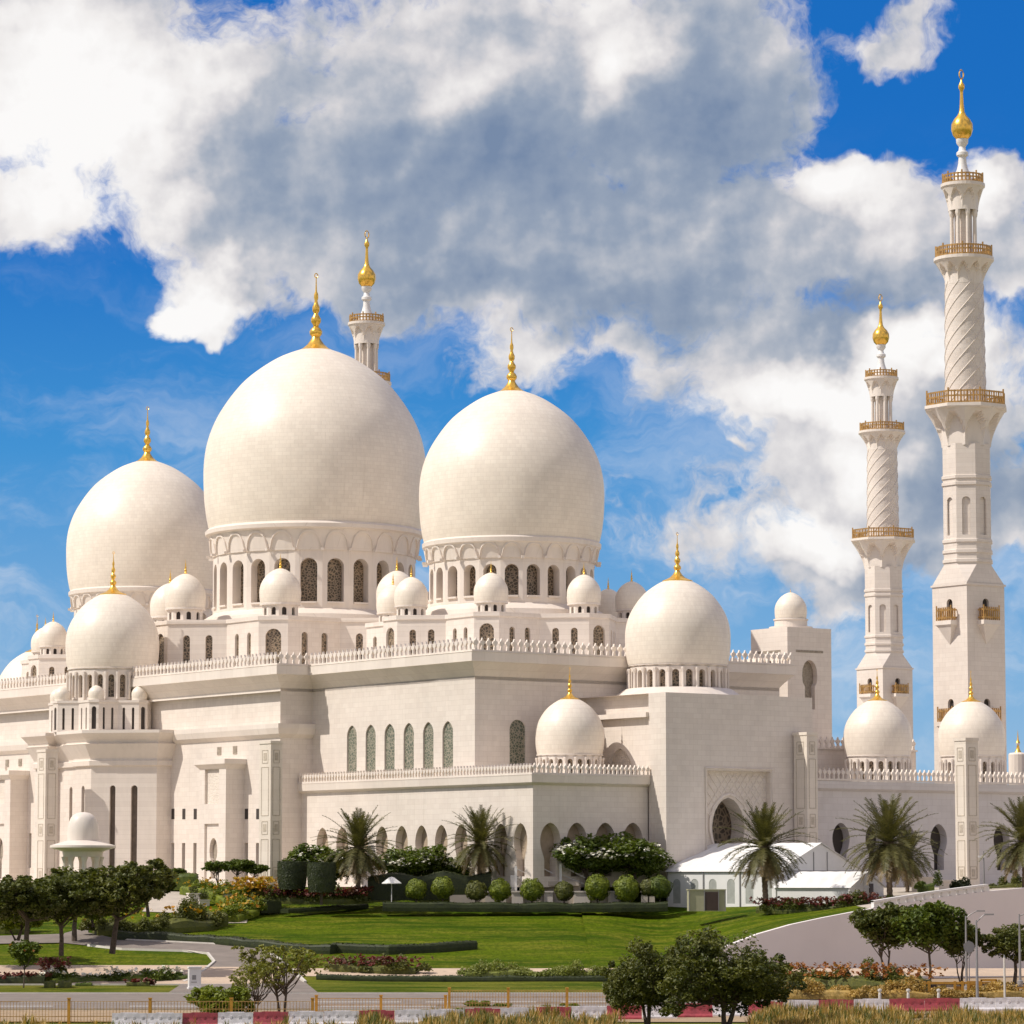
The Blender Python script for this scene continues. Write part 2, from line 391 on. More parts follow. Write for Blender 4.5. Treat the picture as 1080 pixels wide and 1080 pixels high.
def panel(mb, O, T, N, L, z0, z1, ops=(), depth=.5):
    """wall face from O along T for L, normal N, with openings (s, w, zb, zt, kind); returns pane outlines"""
    O = Vector((O[0], O[1], 0)); T = Vector((T[0], T[1], 0)); N = Vector((N[0], N[1], 0)); panes = []
    P = lambda s, z, dd=0.: tuple(O + T * s - N * dd + Vector((0, 0, z)))
    ops = sorted(ops); cur = 0.
    for i, (s, w, zb, zt, kind) in enumerate(ops):
        a = cur; b = L if i == len(ops) - 1 else (s + w / 2 + ops[i + 1][0] - ops[i + 1][1] / 2) / 2
        ol = arch_outline(kind, w, zb, zt)
        for (h0, za), (h1, zc) in zip(ol, ol[1:]):
            mb.face([P(a, za), P(s - h0, za), P(s - h1, zc), P(a, zc)])
            mb.face([P(s + h0, za), P(b, za), P(b, zc), P(s + h1, zc)])
            mb.face([P(s - h0, za), P(s - h0, za, depth), P(s - h1, zc, depth), P(s - h1, zc)])
            mb.face([P(s + h0, za), P(s + h0, za, depth), P(s + h1, zc, depth), P(s + h1, zc)])
        mb.face([P(s - ol[0][0], zb), P(s + ol[0][0], zb), P(s + ol[0][0], zb, depth), P(s - ol[0][0], zb, depth)])
        if zb > z0 + .001: mb.face([P(a, z0), P(b, z0), P(b, zb), P(a, zb)])
        mb.face([P(a, zt), P(b, zt), P(b, z1), P(a, z1)])
        panes.append([P(s - h, z, depth - .02) for h, z in ol] + [P(s + h, z, depth - .02) for h, z in reversed(ol[:-1])])
        cur = b
    if not ops: mb.face([P(0, z0), P(L, z0), P(L, z1), P(0, z1)])
    return panes
def pane_objs(panes, name, mat, parent):
    for p in panes:
        m = MB(); m.face(p); m.build(name, mat, parent)
def wall_run(mb, a, b, z0, z1, ops=(), depth=.5):
    """outer wall from a to b; the outside is on the right-hand side when walking a to b"""
    d = Vector((b[0] - a[0], b[1] - a[1])); L = d.length; d /= L
    return panel(mb, a, d, (d.y, -d.x), L, z0, z1, ops, depth)
def offset_poly(poly, o, closed=True):
    """offset outwards to the right-hand side of the walking direction"""
    n = len(poly); res = []
    for i in range(n):
        p = Vector(poly[i]); 
        if closed or 0 < i < n - 1:
            a = (p - Vector(poly[(i - 1) % n])).normalized(); b = (Vector(poly[(i + 1) % n]) - p).normalized()
        elif i == 0: a = b = (Vector(poly[1]) - p).normalized()
        else: a = b = (p - Vector(poly[i - 1])).normalized()
        na = Vector((a.y, -a.x)); nb = Vector((b.y, -b.x)); m = (na + nb)
        if m.length < 1e-6: m = na
        m.normalize(); k = max(.35, m.dot(na)); res.append(p + m * (o / k))
    return res
def sweep(mb, poly, prof, closed=True):
    rows = []
    for o, z in prof: rows.append([(p.x, p.y, z) for p in offset_poly(poly, o, closed)])
    mb.grid(rows, closed)
    if not closed:
        for e in (0, -1): mb.face([r[e] for r in rows])
MERLON = [(-.17, 0), (-.10, .38), (-.33, .62), (-.30, .80), (-.12, .86), (0, 1.12), (.12, .86), (.30, .80), (.33, .62), (.10, .38), (.17, 0)]
def merlons(mb, a, b, z, sp=.9, hs=1.15, th=.24):
    a = Vector((a[0], a[1], 0)); b = Vector((b[0], b[1], 0)); d = b - a; L = d.length
    if L < sp: return
    d /= L; n = max(1, round(L / sp)); nn = Vector((d.y, -d.x, 0)) * th / 2; w = L / n / .9
    for k in range(n):
        c = a + d * (L * (k + .5) / n)
        fr = [c + d * (x * w) + nn + Vector((0, 0, z + y * hs)) for x, y in MERLON]; bk = [p - nn * 2 for p in fr]
        # front and back as two convex-ish polygons
        for q in (fr, bk):
            mb.face([q[0], q[1], q[9], q[10]]); mb.face(q[1:5] + q[6:10]) if False else mb.face([q[1], q[2], q[3], q[4], q[6], q[7], q[8], q[9]]); mb.face([q[4], q[5], q[6]])
        for i in range(10): mb.face([fr[i], fr[i + 1], bk[i + 1], bk[i]])
def parapet(poly, z, parent, closed=False, sp=.9, hs=1.15, mat='trim'):
    mb = MB(); n = len(poly)
    for k in range(n if closed else n - 1): merlons(mb, poly[k], poly[(k + 1) % n], z + .22, sp, hs)
    sweep(mb, poly, [(.16, z), (.16, z + .22), (-.16, z + .22), (-.16, z)], closed)
    return mb.build('parapet', mat, parent)
# ------------------------------------------------------------------ domes
DPROF = [(.945, 0), (.972, .12), (.992, .28), (1.0, .46), (.998, .60), (.982, .74), (.945, .88), (.885, 1.02), (.80, 1.16), (.71, 1.28), (.62, 1.375), (.50, 1.47), (.36, 1.56), (.24, 1.615), (.12, 1.655), (.02, 1.67)]
def smooth_prof(pr, k=3):
    out = []
    for i in range(len(pr) - 1):
        p0 = pr[max(i - 1, 0)]; p1 = pr[i]; p2 = pr[i + 1]; p3 = pr[min(i + 2, len(pr) - 1)]
        for j in range(k):
            t = j / k
            out.append(tuple(.5 * ((2 * p1[c]) + (-p0[c] + p2[c]) * t + (2 * p0[c] - 5 * p1[c] + 4 * p2[c] - p3[c]) * t * t + (-p0[c] + 3 * p1[c] - 3 * p2[c] + p3[c]) * t ** 3) for c in (0, 1)))
    out.append(pr[-1]); return out
def dome(parent, x, y, h, R, finial=1.0, n=64, mat='dome', prof=DPROF, ringed=True, fname='finial', hscale=1.):
    mb = MB(); mb.lathe([(r * R, z * R * hscale) for r, z in smooth_prof(prof)], n)
    d = mb.build('dome', mat, parent, True, (x, y, h))
    if finial:
        s = R / 117.5 * finial; g = MB(); top = 1.625 * R * hscale
        pr = [(27, -3), (27, -1), (21, 1.2), (14, 4.5), (9, 9), (5.5, 14), (4.2, 17), (6.4, 20), (6.8, 23), (5, 26), (2.8, 28), (3.2, 30), (5.2, 33), (5.4, 36.5), (3.2, 40), (2.2, 42), (3.8, 45), (4.0, 49), (2.2, 53), (1.6, 56), (2.4, 59), (2.2, 63), (1.0, 66), (.7, 72), (.5, 80), (0, 82)]
        g.lathe([(r * s, top + z * s) for r, z in pr], 20)
        # small crescent ring
        if R > 3:
            ring = [(0 + 2.0 * s * cos(a), 0, top + 83 * s + 2.4 * s * sin(a)) for a in [2 * pi * k / 12 for k in range(13)]]
            g.tube(ring, .55 * s, 5)
        g.build(fname, 'gold', d, True)
    return d
def cornice_ring(mb, R, z0, z1, over, n=64):
    mb.lathe([(R, z0 - .2), (R + over * .4, z0 + (z1 - z0) * .35), (R + over, z0 + (z1 - z0) * .6), (R + over, z1), (R - .5, z1 + .02)], n)
def small_drum(parent, x, y, h0, h1, R, nb=20, wf=.5, seen=(-210, 30), mat='trim', win='glass', roofr=None, col=True, a_off=0.):
    """colonnaded drum with arched openings; h0 base, h1 underside of the dome's ledge"""
    mb = MB(); H = h1 - h0; w = 2 * R * sin(pi / nb); zt = h0 + H * .78; zb = h0 + H * .10; panes = []
    for k in range(nb):
        a = 2 * pi * k / nb + a_off; c = Vector((R * cos(a), R * sin(a), 0)); n = Vector((cos(a), sin(a), 0)); t = Vector((-sin(a), cos(a), 0))
        # into the mosque's frame the camera stands towards (-.58,-.81) of (x, y)
        vis = (n.x * -.581 + n.y * -.814) > -.25
        O = c * cos(pi / nb) - t * w / 2 + n * 0
        q = panel(mb, O, t, n, w, h0, h1 - .35 * min(1, H / 3), [(w / 2, w * wf, zb, zt, 'round')] if vis else [], w * .38)
        if vis: panes += q
        if col:
            mb2c = c * 1.0 - t * w / 2 + n * (w * .06)
            mb.lathe([(w * .15, zb - .05 * H), (w * .11, zb + .05 * H), (w * .10, zt - .1 * H), (w * .16, zt + .02 * H), (w * .16, zt + .08 * H)], 6, (mb2c.x, mb2c.y, 0))
    cornice_ring(mb, R * .97, h1 - .35 * min(1, H / 3), h1, R * .035 + .1, 48)
    d = mb.build('drum', mat, parent, False, (x, y, 0))
    pane_objs(panes, 'drum_window', win, d)
    return d

# ------------------------------------------------------------------ the mosque
MO = loc2w(0, 0, 0)
mosque = empty('mosque', MO, HD, 'vast white marble mosque with three great onion domes, gold finials and crenellated parapets', 'mosque')
def big_drum(parent, x, y, h0, hw0, hw1, h1, R, nb):
    RO_ = R * .078
    mb = MB(); w = 2 * R * sin(pi / nb); panes = []; ww = w * .62; rib = MB()
    for k in range(nb):
        a = 2 * pi * k / nb - HD; n = Vector((cos(a), sin(a), 0)); t = Vector((-sin(a), cos(a), 0))
        vis = (n.x * -.581 + n.y * -.814) > -.25
        O = n * R * cos(pi / nb) - t * w / 2
        q = panel(mb, O, t, n, w, h0 + (hw0 - h0) * .3, hw1 + (h1 - hw1) * .22, [(w / 2, ww, hw0, hw1, 'round')] if vis else [], 1.5)
        if vis: panes += q
        # ogee hood over each bay, standing proud
        zc0 = hw1 + (h1 - hw1) * .24; zc1 = hw1 + (h1 - hw1) * .72
        pts = []
        for j in range(13):
            s = -1 + 2 * j / 12; zz = zc0 + (zc1 - zc0) * (1 - abs(s) ** 2.6) ** .62 if abs(s) < 1 else zc0
            rr = R * cos(pi / nb) + .45 + (zz - zc0) / (h1 - hw1) * .75
            pts.append(n * rr + t * (s * w * .46) + Vector((0, 0, zz)))
        for side in (0, 1):
            pass
        rows = [[p - n * .08 for p in pts], [p - n * .08 + Vector((0, 0, .26)) for p in pts], [p - n * 1.0 + Vector((0, 0, .26)) for p in pts]]
        rib.grid(rows); rib.grid([[p - n * .08 for p in pts], [p - n * .9 for p in pts]])
        # corbel foot between hoods
        ft = n * (R + .5) + t * (w * .5)
        rib.box((ft.x, ft.y, zc0 - .02), (.6, .34, .34), a + pi / nb)
        # window sill
        rib.box(tuple(n * (R * cos(pi / nb) - .35) + Vector((0, 0, hw0 + .12))), (1.2, ww * .96, .24), a)
    mb.lathe([(R + .35, h0 - .5), (R + 1.6, h0 - .5), (R + 1.3, h0 + (hw0 - h0) * .45), (R - .05, h0 + (hw0 - h0) * .75), (R - .2, h0 + (hw0 - h0) * .8)], 96)
    zf = hw1 + (h1 - hw1) * .22
    mb.lathe([(R - .3, zf - .02), (R + .1, zf), (R + .35, zf + (h1 - zf) * .5), (R + .55, h1 - .9), (R + RO_, h1 - .7), (R + RO_ + .05, h1 - .2), (R + RO_ - .3, h1 + .1), (R - .6, h1 + .45)], 96)
    d = mb.build('drum', 'trim', parent, False, (x, y, 0))
    rib.build('arched_frieze', 'trim', d)
    pane_objs(panes, 'drum_window', 'glass', d)
def star_poly(a, dch):
    pts = []; s = a * sqrt(2) - dch; ri = a / cos(pi / 8)
    for k in range(8):
        c = k * pi / 4
        pts.append((dch * cos(c) + s * sin(c), dch * sin(c) - s * cos(c)))
        pts.append((dch * cos(c) - s * sin(c), dch * sin(c) + s * cos(c)))
        b = c + pi / 8; pts.append((ri * cos(b), ri * sin(b)))
    return pts      # counter-clockwise: the outside is on the right
def podium(parent, x, y, h0, h1, a, dch, rt, rr, wscale=1.):
    poly = star_poly(a, dch); mb = MB(); panes = []; n = len(poly)
    wt = h1 - 1.9 * wscale; wb = wt - 4.2 * wscale
    for i in range(n):
        p, q = poly[i], poly[(i + 1) % n]; L = sqrt((q[0] - p[0]) ** 2 + (q[1] - p[1]) ** 2); nx, ny = (q[1] - p[1]) / L, -(q[0] - p[0]) / L
        vis = (nx * -.581 + ny * -.814) > -.1
        ops = []
        if vis:
            if i % 3 == 0: ops = [(L / 2, min(L * .58, 2.1 * wscale), wb - .2, wt + .35, 'round')]
            else:
                o = .18 if (i % 3 == 1) else -.0
                ops = [(L * .32, .95 * wscale, wb, wt, 'round'), (L * .70, .95 * wscale, wb, wt, 'round')]
        panes += wall_run(mb, p, q, h0 - .3, h1, ops, .35)
    mb.face([(p[0], p[1], h1 - .02) for p in poly])
    sweep(mb, poly, [(.0, h1 - .45), (.18, h1 - .40), (.18, h1 + .12), (-.25, h1 + .12), (-.25, h1 - .05)])
    d = mb.build('podium', 'marble', parent, False, (x, y, 0))
    pane_objs(panes, 'podium_window', 'glass', d)
    for k in range(8):
        cx, cy = rt * cos(k * pi / 4), rt * sin(k * pi / 4)
        t = turret(parent, x + cx, y + cy, h1, rr)
def turret(parent, x, y, h, R, n_open=10):
    mb = MB(); hd = R * .62; panes = []
    for k in range(n_open):
        a = 2 * pi * k / n_open; n = Vector((cos(a), sin(a), 0)); t = Vector((-sin(a), cos(a), 0)); w = 2 * R * .88 * sin(pi / n_open)
        vis = (n.x * -.581 + n.y * -.814) > -.1
        q = panel(mb, n * R * .88 * cos(pi / n_open) - t * w / 2, t, n, w, 0, hd, [(w / 2, w * .42, hd * .22, hd * .84, 'round')] if vis else [], .3)
        if vis: panes += q
    mb.lathe([(R * .8, hd - .02), (R * .98, hd + .02), (R * .98, hd + R * .10), (R * .9, hd + R * .12)], 24)
    mb.lathe([(R * 1.04, -.35), (R * 1.04, .12), (R * .85, .14)], 24)
    o = mb.build('turret', 'trim', parent, False, (x, y, h))
    m2 = MB()
    for p in panes: m2.face(p)
    m2.build('dark_opening', 'dark', o)  # dark panes stand in for the shade inside the turret openings
    mb = MB(); mb.lathe([(r * R, z * R * 1.02 + hd + R * .1) for r, z in smooth_prof(DPROF, 2)], 32); mb.build('small_dome', 'dome', o, True)
    # finial merged with the cap: tiny at this distance
    g = MB(); s = R / 117.5 * 1.25; top = hd + R * .1 + 1.64 * R
    g.lathe([(r * s, top + z * s) for r, z in [(24, -1), (18, 1), (8, 6), (4, 14), (6.5, 20), (5, 26), (2.5, 28), (5, 34), (3, 40), (2, 44), (3.4, 48), (1.5, 54), (.8, 66), (0, 74)]], 8)
    g.build('finial', 'gold', o, True)
    return o

H27 = hgt(688, 0 + 336.4 * 0 + (336.4 * .6977 - VC), 336.4 - UC)   # roof line of the hall at its near corner
XH = 234.7 - VC; XP = 230.05 - VC; YH = 336.4 - UC; YP = 371.4 - UC
hall_poly = [(XH, YH), (20, YH), (20, YP), (33, YP), (33, -YP), (20, -YP), (20, -YH), (XH, -YH), (XH, -YP), (XP, -YP), (XP, YP), (XH, YP)]
# the list walks counter-clockwise seen from above (outside on the right)
def build_hall():
    mb = MB(); roof = H27; panes = []; n = len(hall_poly)
    hbase = 12
    for i in range(n):
        a, b = hall_poly[i], hall_poly[(i + 1) % n]; ops = []
        z0 = 0
        if i == 0:    # near right face
            c = at_u(546, 784, 336.4); zt = at_u(546, 759, 336.4)[2]
            ops = [(c[0] - XH, 2.3, 11.2, zt, 'round')]
        if i == 11:   # near left face, the row of tall windows; walks from YP to YH
            for px in (371, 390.8, 410.8, 431, 451.6, 472.2):
                c = at_v(px, 790, 234.7); ops.append((YP - c[1], 2.2, 11.2, at_v(px, 765 - (px - 371) * .045, 234.7)[2], 'point'))
        if i in (9, 10): pass
        if i == 9: # the long projecting side is handled below with two tiers
            continue
        q = wall_run(mb, a, b, z0, roof, ops, .22)
        panes += q
    # two-tier projecting portion
    lo = at_v(240, 769, 230.05)[2]
    a, b = hall_poly[9], hall_poly[10]
    sb = 1.0
    wall_run(mb, (a[0] + sb, a[1]), (b[0] + sb, b[1]), lo - .3, roof)
    ops = []
    def s_of(px): return (-YP) - at_v(px, 850, 230.05)[1]
    for px in (182.5, 194, 206, 260, 272, 312):
        s = s_of(px)
        if s < abs(2 * YP) - .5:
            ops.append((s, .8, at_v(px, 927, 230.05)[2], at_v(px, 889, 230.05)[2], 'slot'))
    for y in (24.5, 30, 36): ops.append((-YP - y, .8, 2.5, 7.2, 'slot'))
    wall_run_ops = wall_run(mb, a, b, 0, lo, ops, .5); panes2 = wall_run_ops
    mb2 = MB()
    # small square windows above the slots
    o = mb.build('hall_walls', 'marble', mosque)
    pane_objs(panes, 'tall_window', 'glass_green', o)
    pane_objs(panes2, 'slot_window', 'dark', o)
    for px in (182.5, 194, 206, 260, 272):
        y = at_v(px, 858, 230.05)[1]; z0 = at_v(px, 864, 230.05)[2]; z1 = at_v(px, 853, 230.05)[2]
        w = MB(); w.box((XP - .012, y, (z0 + z1) / 2), (.03, .75, z1 - z0)); w.build('slot_window', 'dark', o)
    # ledge between the tiers
    c = MB(); path = [(XP, -YP), (XP, YP), (XH + .0, YP)]
    sweep(c, path, [(0, lo - 1.5), (.55, lo - 1.0), (.75, lo - .3), (.75, lo + .25), (-1.3, lo + .30)], False)
    c.build('ledge', 'trim', mosque)
    # main cornice
    c = MB(); sweep(c, hall_poly, [(0, roof - 3.1), (.0, roof - 2.7), (.35, roof - 2.2), (1.3, roof - 1.15), (1.5, roof - 1.1), (1.5, roof - .05), (1.55, roof), (-2.0, roof + .02)])
    c.build('cornice', 'trim', mosque)
    parapet([tuple(p) for p in offset_poly(hall_poly, 1.25)], roof + .02, mosque, True, .9, 1.25)
    r = MB(); r.face([(p[0], p[1], roof - .1) for p in hall_poly]); r.build('roof', 'trim', mosque)
build_hall()
# three great domes on their star shaped podiums
RM = 15.3; RS = 11.75
hd0 = 35.0
podium(mosque, 0, 0, H27, hgt(653, -14, -14), 18.5, 24.2, 20.4, 2.75)
big_drum(mosque, 0, 0, hgt(656, -11, -11), hgt(636, -10, -10), hgt(588, -10, -10), hgt(558, -3, -3), 13.9, 24)
dome(mosque, 0, 0, hgt(558, -3, -3), RM, n=96)
for s in (-1, 1):
    y = 46.6 * s
    podium(mosque, 0, y, H27, hgt(648, -11, -46.6 - 11, 523), 14.1, 18.4, 15.3, 2.12, .86)
    big_drum(mosque, 0, y, hgt(651, -9, -46.6 - 9, 530), hgt(629, -8, -46.6 - 8, 540), hgt(594, -8, -46.6 - 8, 540), hgt(571, -2, -46.6 - 2, 540), 10.5, 24)
    dome(mosque, 0, y, hgt(571, -2, -46.6 - 2, 540), RS, n=80)
# end domes, each over a portal block
h_end = hgt(702, 0, -80.5, 712)
for s in (-1, 1):
    y = 80.5 * s
    small_drum(mosque, 0, y, hgt(731, 0, -80.5, 712), h_end, 5.75, 22, .5)
    dome(mosque, 0, y, h_end, 6.25, 1.25)
# portal block (right end), with the recessed net-patterned gate
def build_portal(s):
    ue = 319.5; x0, x1 = -10.9, 10.9; top = at_u(702, 730, ue)[2]
    ye = ue - UC
    mb = MB(); panes = []
    f = (lambda p: (p[0], p[1] * s))
    if s > 0:
        wl = at_u(746, 870, ue)[0]; wr = at_u(813, 870, ue)[0]; zt = at_u(780, 813, ue)[2]
        # face with a rectangular recess
        mb.face([(x0, ye, 0), (wl, ye, 0), (wl, ye, top), (x0, ye, top)]); mb.face([(wr, ye, 0), (x1, ye, 0), (x1, ye, top), (wr, ye, top)]); mb.face([(wl, ye, zt), (wr, ye, zt), (wr, ye, top), (wl, ye, top)])
        d1 = .9
        mb.face([(wl, ye, 0), (wl, ye + d1, 0), (wl, ye + d1, zt), (wl, ye, zt)]); mb.face([(wr, ye, 0), (wr, ye + d1, 0), (wr, ye + d1, zt), (wr, ye, zt)]); mb.face([(wl, ye, zt), (wl, ye + d1, zt), (wr, ye + d1, zt), (wr, ye, zt)])
        m2 = MB(); cx = (wl + wr) / 2
        q = panel(m2, (wl, ye + d1 - .03), (1, 0), (0, -1), wr - wl, 0, zt + .1, [(cx - .9 - wl, 4.8, 0, at_u(775, 841, ue)[2], 'keel')], 2.4)
        g = m2.build('carved_gate_surround', 'relief', mosque)
        # rope moulding round the recess and the pointed arch band
        t = MB(); t.tube([(wl - .25, ye - .05, 0), (wl - .25, ye - .05, zt + .25), (wr + .25, ye - .05, zt + .25), (wr + .25, ye - .05, 0)], .16, 6)
        ol = arch_outline('keel', 5.9, 0, at_u(775, 841, ue)[2] + .4); yy = ye + d1 - .08
        t.tube([(cx - .8 - h, yy, z) for h, z in ol] + [(cx - .8 + h, yy, z) for h, z in reversed(ol[:-1])], .17, 6)
        # net of raised diagonal bars
        net = MB(); stp = .95; z0n = 8.2
        x = wl
        while x < wr + 6:
            for sg in (1, -1):
                a = Vector((x, 0, z0n)) if sg > 0 else Vector((x, 0, z0n)); pts = []
                zz = z0n; xx = x
                p0 = None
                while zz < zt - .1:
                    ins = wl + .1 < xx < wr - .1 and not (abs(xx - cx + .8) < 2.95 and zz < at_u(775, 841, ue)[2] + .5 - .55 * abs(xx - cx + .8))
                    if ins:
                        if p0 is None: p0 = (xx, yy, zz)
                        p1 = (xx, yy, zz)
                    xx += sg * .24; zz += .3
                if p0 is not None and p1 != p0: net.tube([p0, p1], .07, 4)
            x += stp
        x = wl - 5
        net.build('lattice_relief', 'trim', g); t.build('moulding', 'trim', g)
        pane_objs(q, 'gate_screen', 'gate_glass', g)
    else:
        wall_run(mb, (x0, ye), (x1, ye), 0, top)
    wall_run(mb, (x1, ye), (x1, YH + .5), 0, top)
    # left flank: taller fin, then a lower panel with a blind arch
    za = at_v(650, 758, x0 + VC)[2]; yf = ye + 3.2
    wall_run(mb, (x0, yf), (x0, ye), 0, top)
    c = at_v(651, 800, x0 + VC); 
    L = (YH + .3) - yf
    q = wall_run(mb, (x0 + .35, YH + .3), (x0 + .35, yf), 0, za, [((YH + .3) - c[1], 5.2, 9, at_v(651, 789, x0 + VC)[2], 'point')], .5)
    mb.face([(x0, yf, 0), (x0 + .35, yf, 0), (x0 + .35, yf, top), (x0, yf, top)])
    wall_run(mb, (x0 + 1.2, YH + .3), (x0 + 1.2, yf), za, top)
    mb.face([(x0, yf, za), (x0 + 1.2, yf, za), (x0 + 1.2, yf, top), (x0, yf, top)])
    mb.face([(x0, yf, za), (x0 + 1.3, yf, za), (x0 + 1.3, YH, za), (x0, YH, za)])
    mb.face([(x0, ye, top), (x1, ye, top), (x1, YH, top), (x0, YH, top)])
    if s < 0:
        mb.v = [(v[0], -v[1], v[2]) for v in mb.v]; q = [[(v[0], -v[1], v[2]) for v in p] for p in q]
    o = mb.build('portal_block', 'marble', mosque)
    pane_objs(q, 'blind_arch', 'relief', o)
    c = MB(); c.box((x0 + .25, s * (yf + YH) / 2, za + .25), (1.3, abs(YH - yf), .55))
    c.lathe([(7.6, top), (7.6, top + .25), (6.4, top + 1.1), (5.9, top + 1.2)], 48, (0, s * -80.5, 0)); c.build('ledge', 'trim', mosque)
build_portal(1); build_portal(-1)
# low corner wing (right) with its crenels, keel arches and a dome; mirrored on the left
XL = 233.2 - VC; YL = 322.9 - UC
def build_low(s):
    top = at_v(562, 816.5, 233.2)[2] if True else 12
    top = at_u(562, 817, 322.9)[2]
    mb = MB(); ops = []; apex = at_v(440, 870.5, 233.2)[2]
    for k in range(11):
        px = 340 + 20.9 * k; y = at_v(px, 880, 233.2)[1]; ops.append((YP - y, 2.6, 1.2, apex, 'keel'))
    # walking from YP to YL along x = XL
    q = wall_run(mb, (XL, YP), (XL, YL), 0, top, ops, .9)
    ops = []
    for px in (580.5, 608.5, 638.5, 667.5):
        x = at_u(px, 880, 322.9)[0]; ops.append((x - XL, 2.85, 1.2, at_u(px, 867.5, 322.9)[2], 'keel'))
    q2 = wall_run(mb, (XL, YL), (-10.9, YL), 0, top, ops, 1.3)
    wall_run(mb, (-10.9, YL), (-10.9, YH), 0, top)
    mb.face([(XL, YL, top), (-10.9, YL, top), (-10.9, YH, top), (XH, YH, top), (XH, YP, top), (XL, YP, top)])
    fl = (lambda L: [[(v[0], -v[1], v[2]) for v in p] for p in L]) if s < 0 else (lambda L: L)
    if s < 0: mb.v = [(v[0], -v[1], v[2]) for v in mb.v]
    o = mb.build('low_wing', 'wing' if False else 'marble', mosque)
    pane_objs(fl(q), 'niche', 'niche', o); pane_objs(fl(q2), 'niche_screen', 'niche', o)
    path = [(XL, YP), (XL, YL), (-10.95, YL)]
    path2 = [(p[0], p[1] * s) for p in path]
    if s < 0: path2 = path2[::-1]
    c = MB(); sweep(c, path2, [(0, top - 1.15), (.12, top - 1.1), (.55, top - .85), (.62, top - .1), (.65, top), (-1.0, top + .02)], False); c.build('cornice', 'trim', mosque)
    pp = offset_poly(path2, .42, False)
    parapet([tuple(p) for p in pp], top + .02, mosque, False, .62, .95)
    return top
LT = build_low(1); build_low(-1)
# dome on the low wing
bx = at_u(601, 800, 330.5)
for s in (1, -1):
    small_drum(mosque, bx[0], bx[1] * s, LT, hgt(796, bx[0], bx[1], 601), 3.75, 20, .5)
    dome(mosque, bx[0], bx[1] * s, hgt(796, bx[0], bx[1], 601), 3.98, 1.25)
# mihrab bay with its stepped cornice, star podium and dome
def build_mihrab():
    yR = at_v(180, 860, 230.05)[1]; 
    top = at_v(120, 769, 222)[2]
    P0 = (XP, yR); P1 = (XP - 2.1, yR); t = 6.15; P2 = (XP - 2.1 - t, yR + t); P3 = (P2[0], yR + t + 4.2); P4 = (P2[0] + 1.2, P3[1])
    half = [P0, P1, P2, P3, P4]
    poly = half + [(p[0], -p[1]) for p in reversed(half)]   # walking with y growing along -x side: outside is on the left
    poly = poly[::-1]
    mb = MB(); panes = []
    for a, b in zip(poly, poly[1:]):
        L = sqrt((a[0] - b[0]) ** 2 + (a[1] - b[1]) ** 2); ops = []
        if L > 7.5: ops = [(L * .33, .75, 2.0, 12.9, 'round'), (L * .66, .85, 2.0, 12.9, 'round')]
        elif L > 3.8 and abs(a[0] - b[0]) < .01 : ops = [(L * .5, .8, 2.0, 12.9, 'round')]
        panes += wall_run(mb, a, b, 0, top, ops, .5)
    o = mb.build('mihrab_bay', 'marble', mosque); pane_objs(panes, 'slot_window', 'inlay_dark', o)
    c = MB(); dz = .126
    sweep(c, poly, [(0, top - 4.6), (.35, top - 4.5), (.4, top - 3.9), (.2, top - 3.8), (.2, top - 3.6), (1.15, top - 1.9), (1.25, top - 1.75), (.9, top - 1.6), (1.0, top - 1.3), (1.75, top - .5), (1.85, top - .4), (1.85, top), (-.3, top + .02)], False)
    c.face([(p[0], p[1], top) for p in poly]); c.build('cornice', 'trim', mosque)
    xc = 228.9 - VC
    # star podium with slim windows
    h1 = hgt(740, xc - 6, -2, 119); a = 6.35
    st = star_poly(a, 8.35); pm = MB(); panes = []
    for i in range(len(st)):
        p, q = st[i], st[(i + 1) % len(st)]; p = (p[0] + xc, p[1]); q = (q[0] + xc, q[1])
        L = sqrt((q[0] - p[0]) ** 2 + (q[1] - p[1]) ** 2); nx, ny = (q[1] - p[1]) / L, -(q[0] - p[0]) / L
        vis = (nx * -.581 + ny * -.814) > -.1
        ops = []
        if vis: ops = [(L / 2, .62, top + .3, h1 - .75, 'round')] if i % 3 == 0 else [(L * .28, .34, top + .3, h1 - .85, 'round'), (L * .72, .34, top + .3, h1 - .85, 'round')]
        panes += wall_run(pm, p, q, top, h1, ops, .2)
    pm.face([(p[0] + xc, p[1], h1 - .01) for p in st]); sweep(pm, [(p[0] + xc, p[1]) for p in st], [(0, h1 - .25), (.12, h1 - .2), (.12, h1 + .1), (-.2, h1 + .1)])
    o = pm.build('podium', 'marble', mosque)
    pane_objs(panes, 'podium_window', 'dark', o)
    for k in range(8):
        cx, cy = 7.35 * cos(k * pi / 4), 7.35 * sin(k * pi / 4)
        m = MB(); R = 1.05; m.lathe([(R * .95, 0), (R * .95, .25)] + [(r * R, z * R * .95 + .25) for r, z in smooth_prof(DPROF, 2)], 24)
        m.build('small_dome', 'dome', o, True, (xc + cx, cy, h1 + .1))
    hb = hgt(706, xc, 0, 119)
    small_drum(mosque, xc, 0, hgt(741, xc, 0, 119), hb, 5.75, 24, .5)
    dome(mosque, xc, 0, hb, 6.15, 1.25)
build_mihrab()
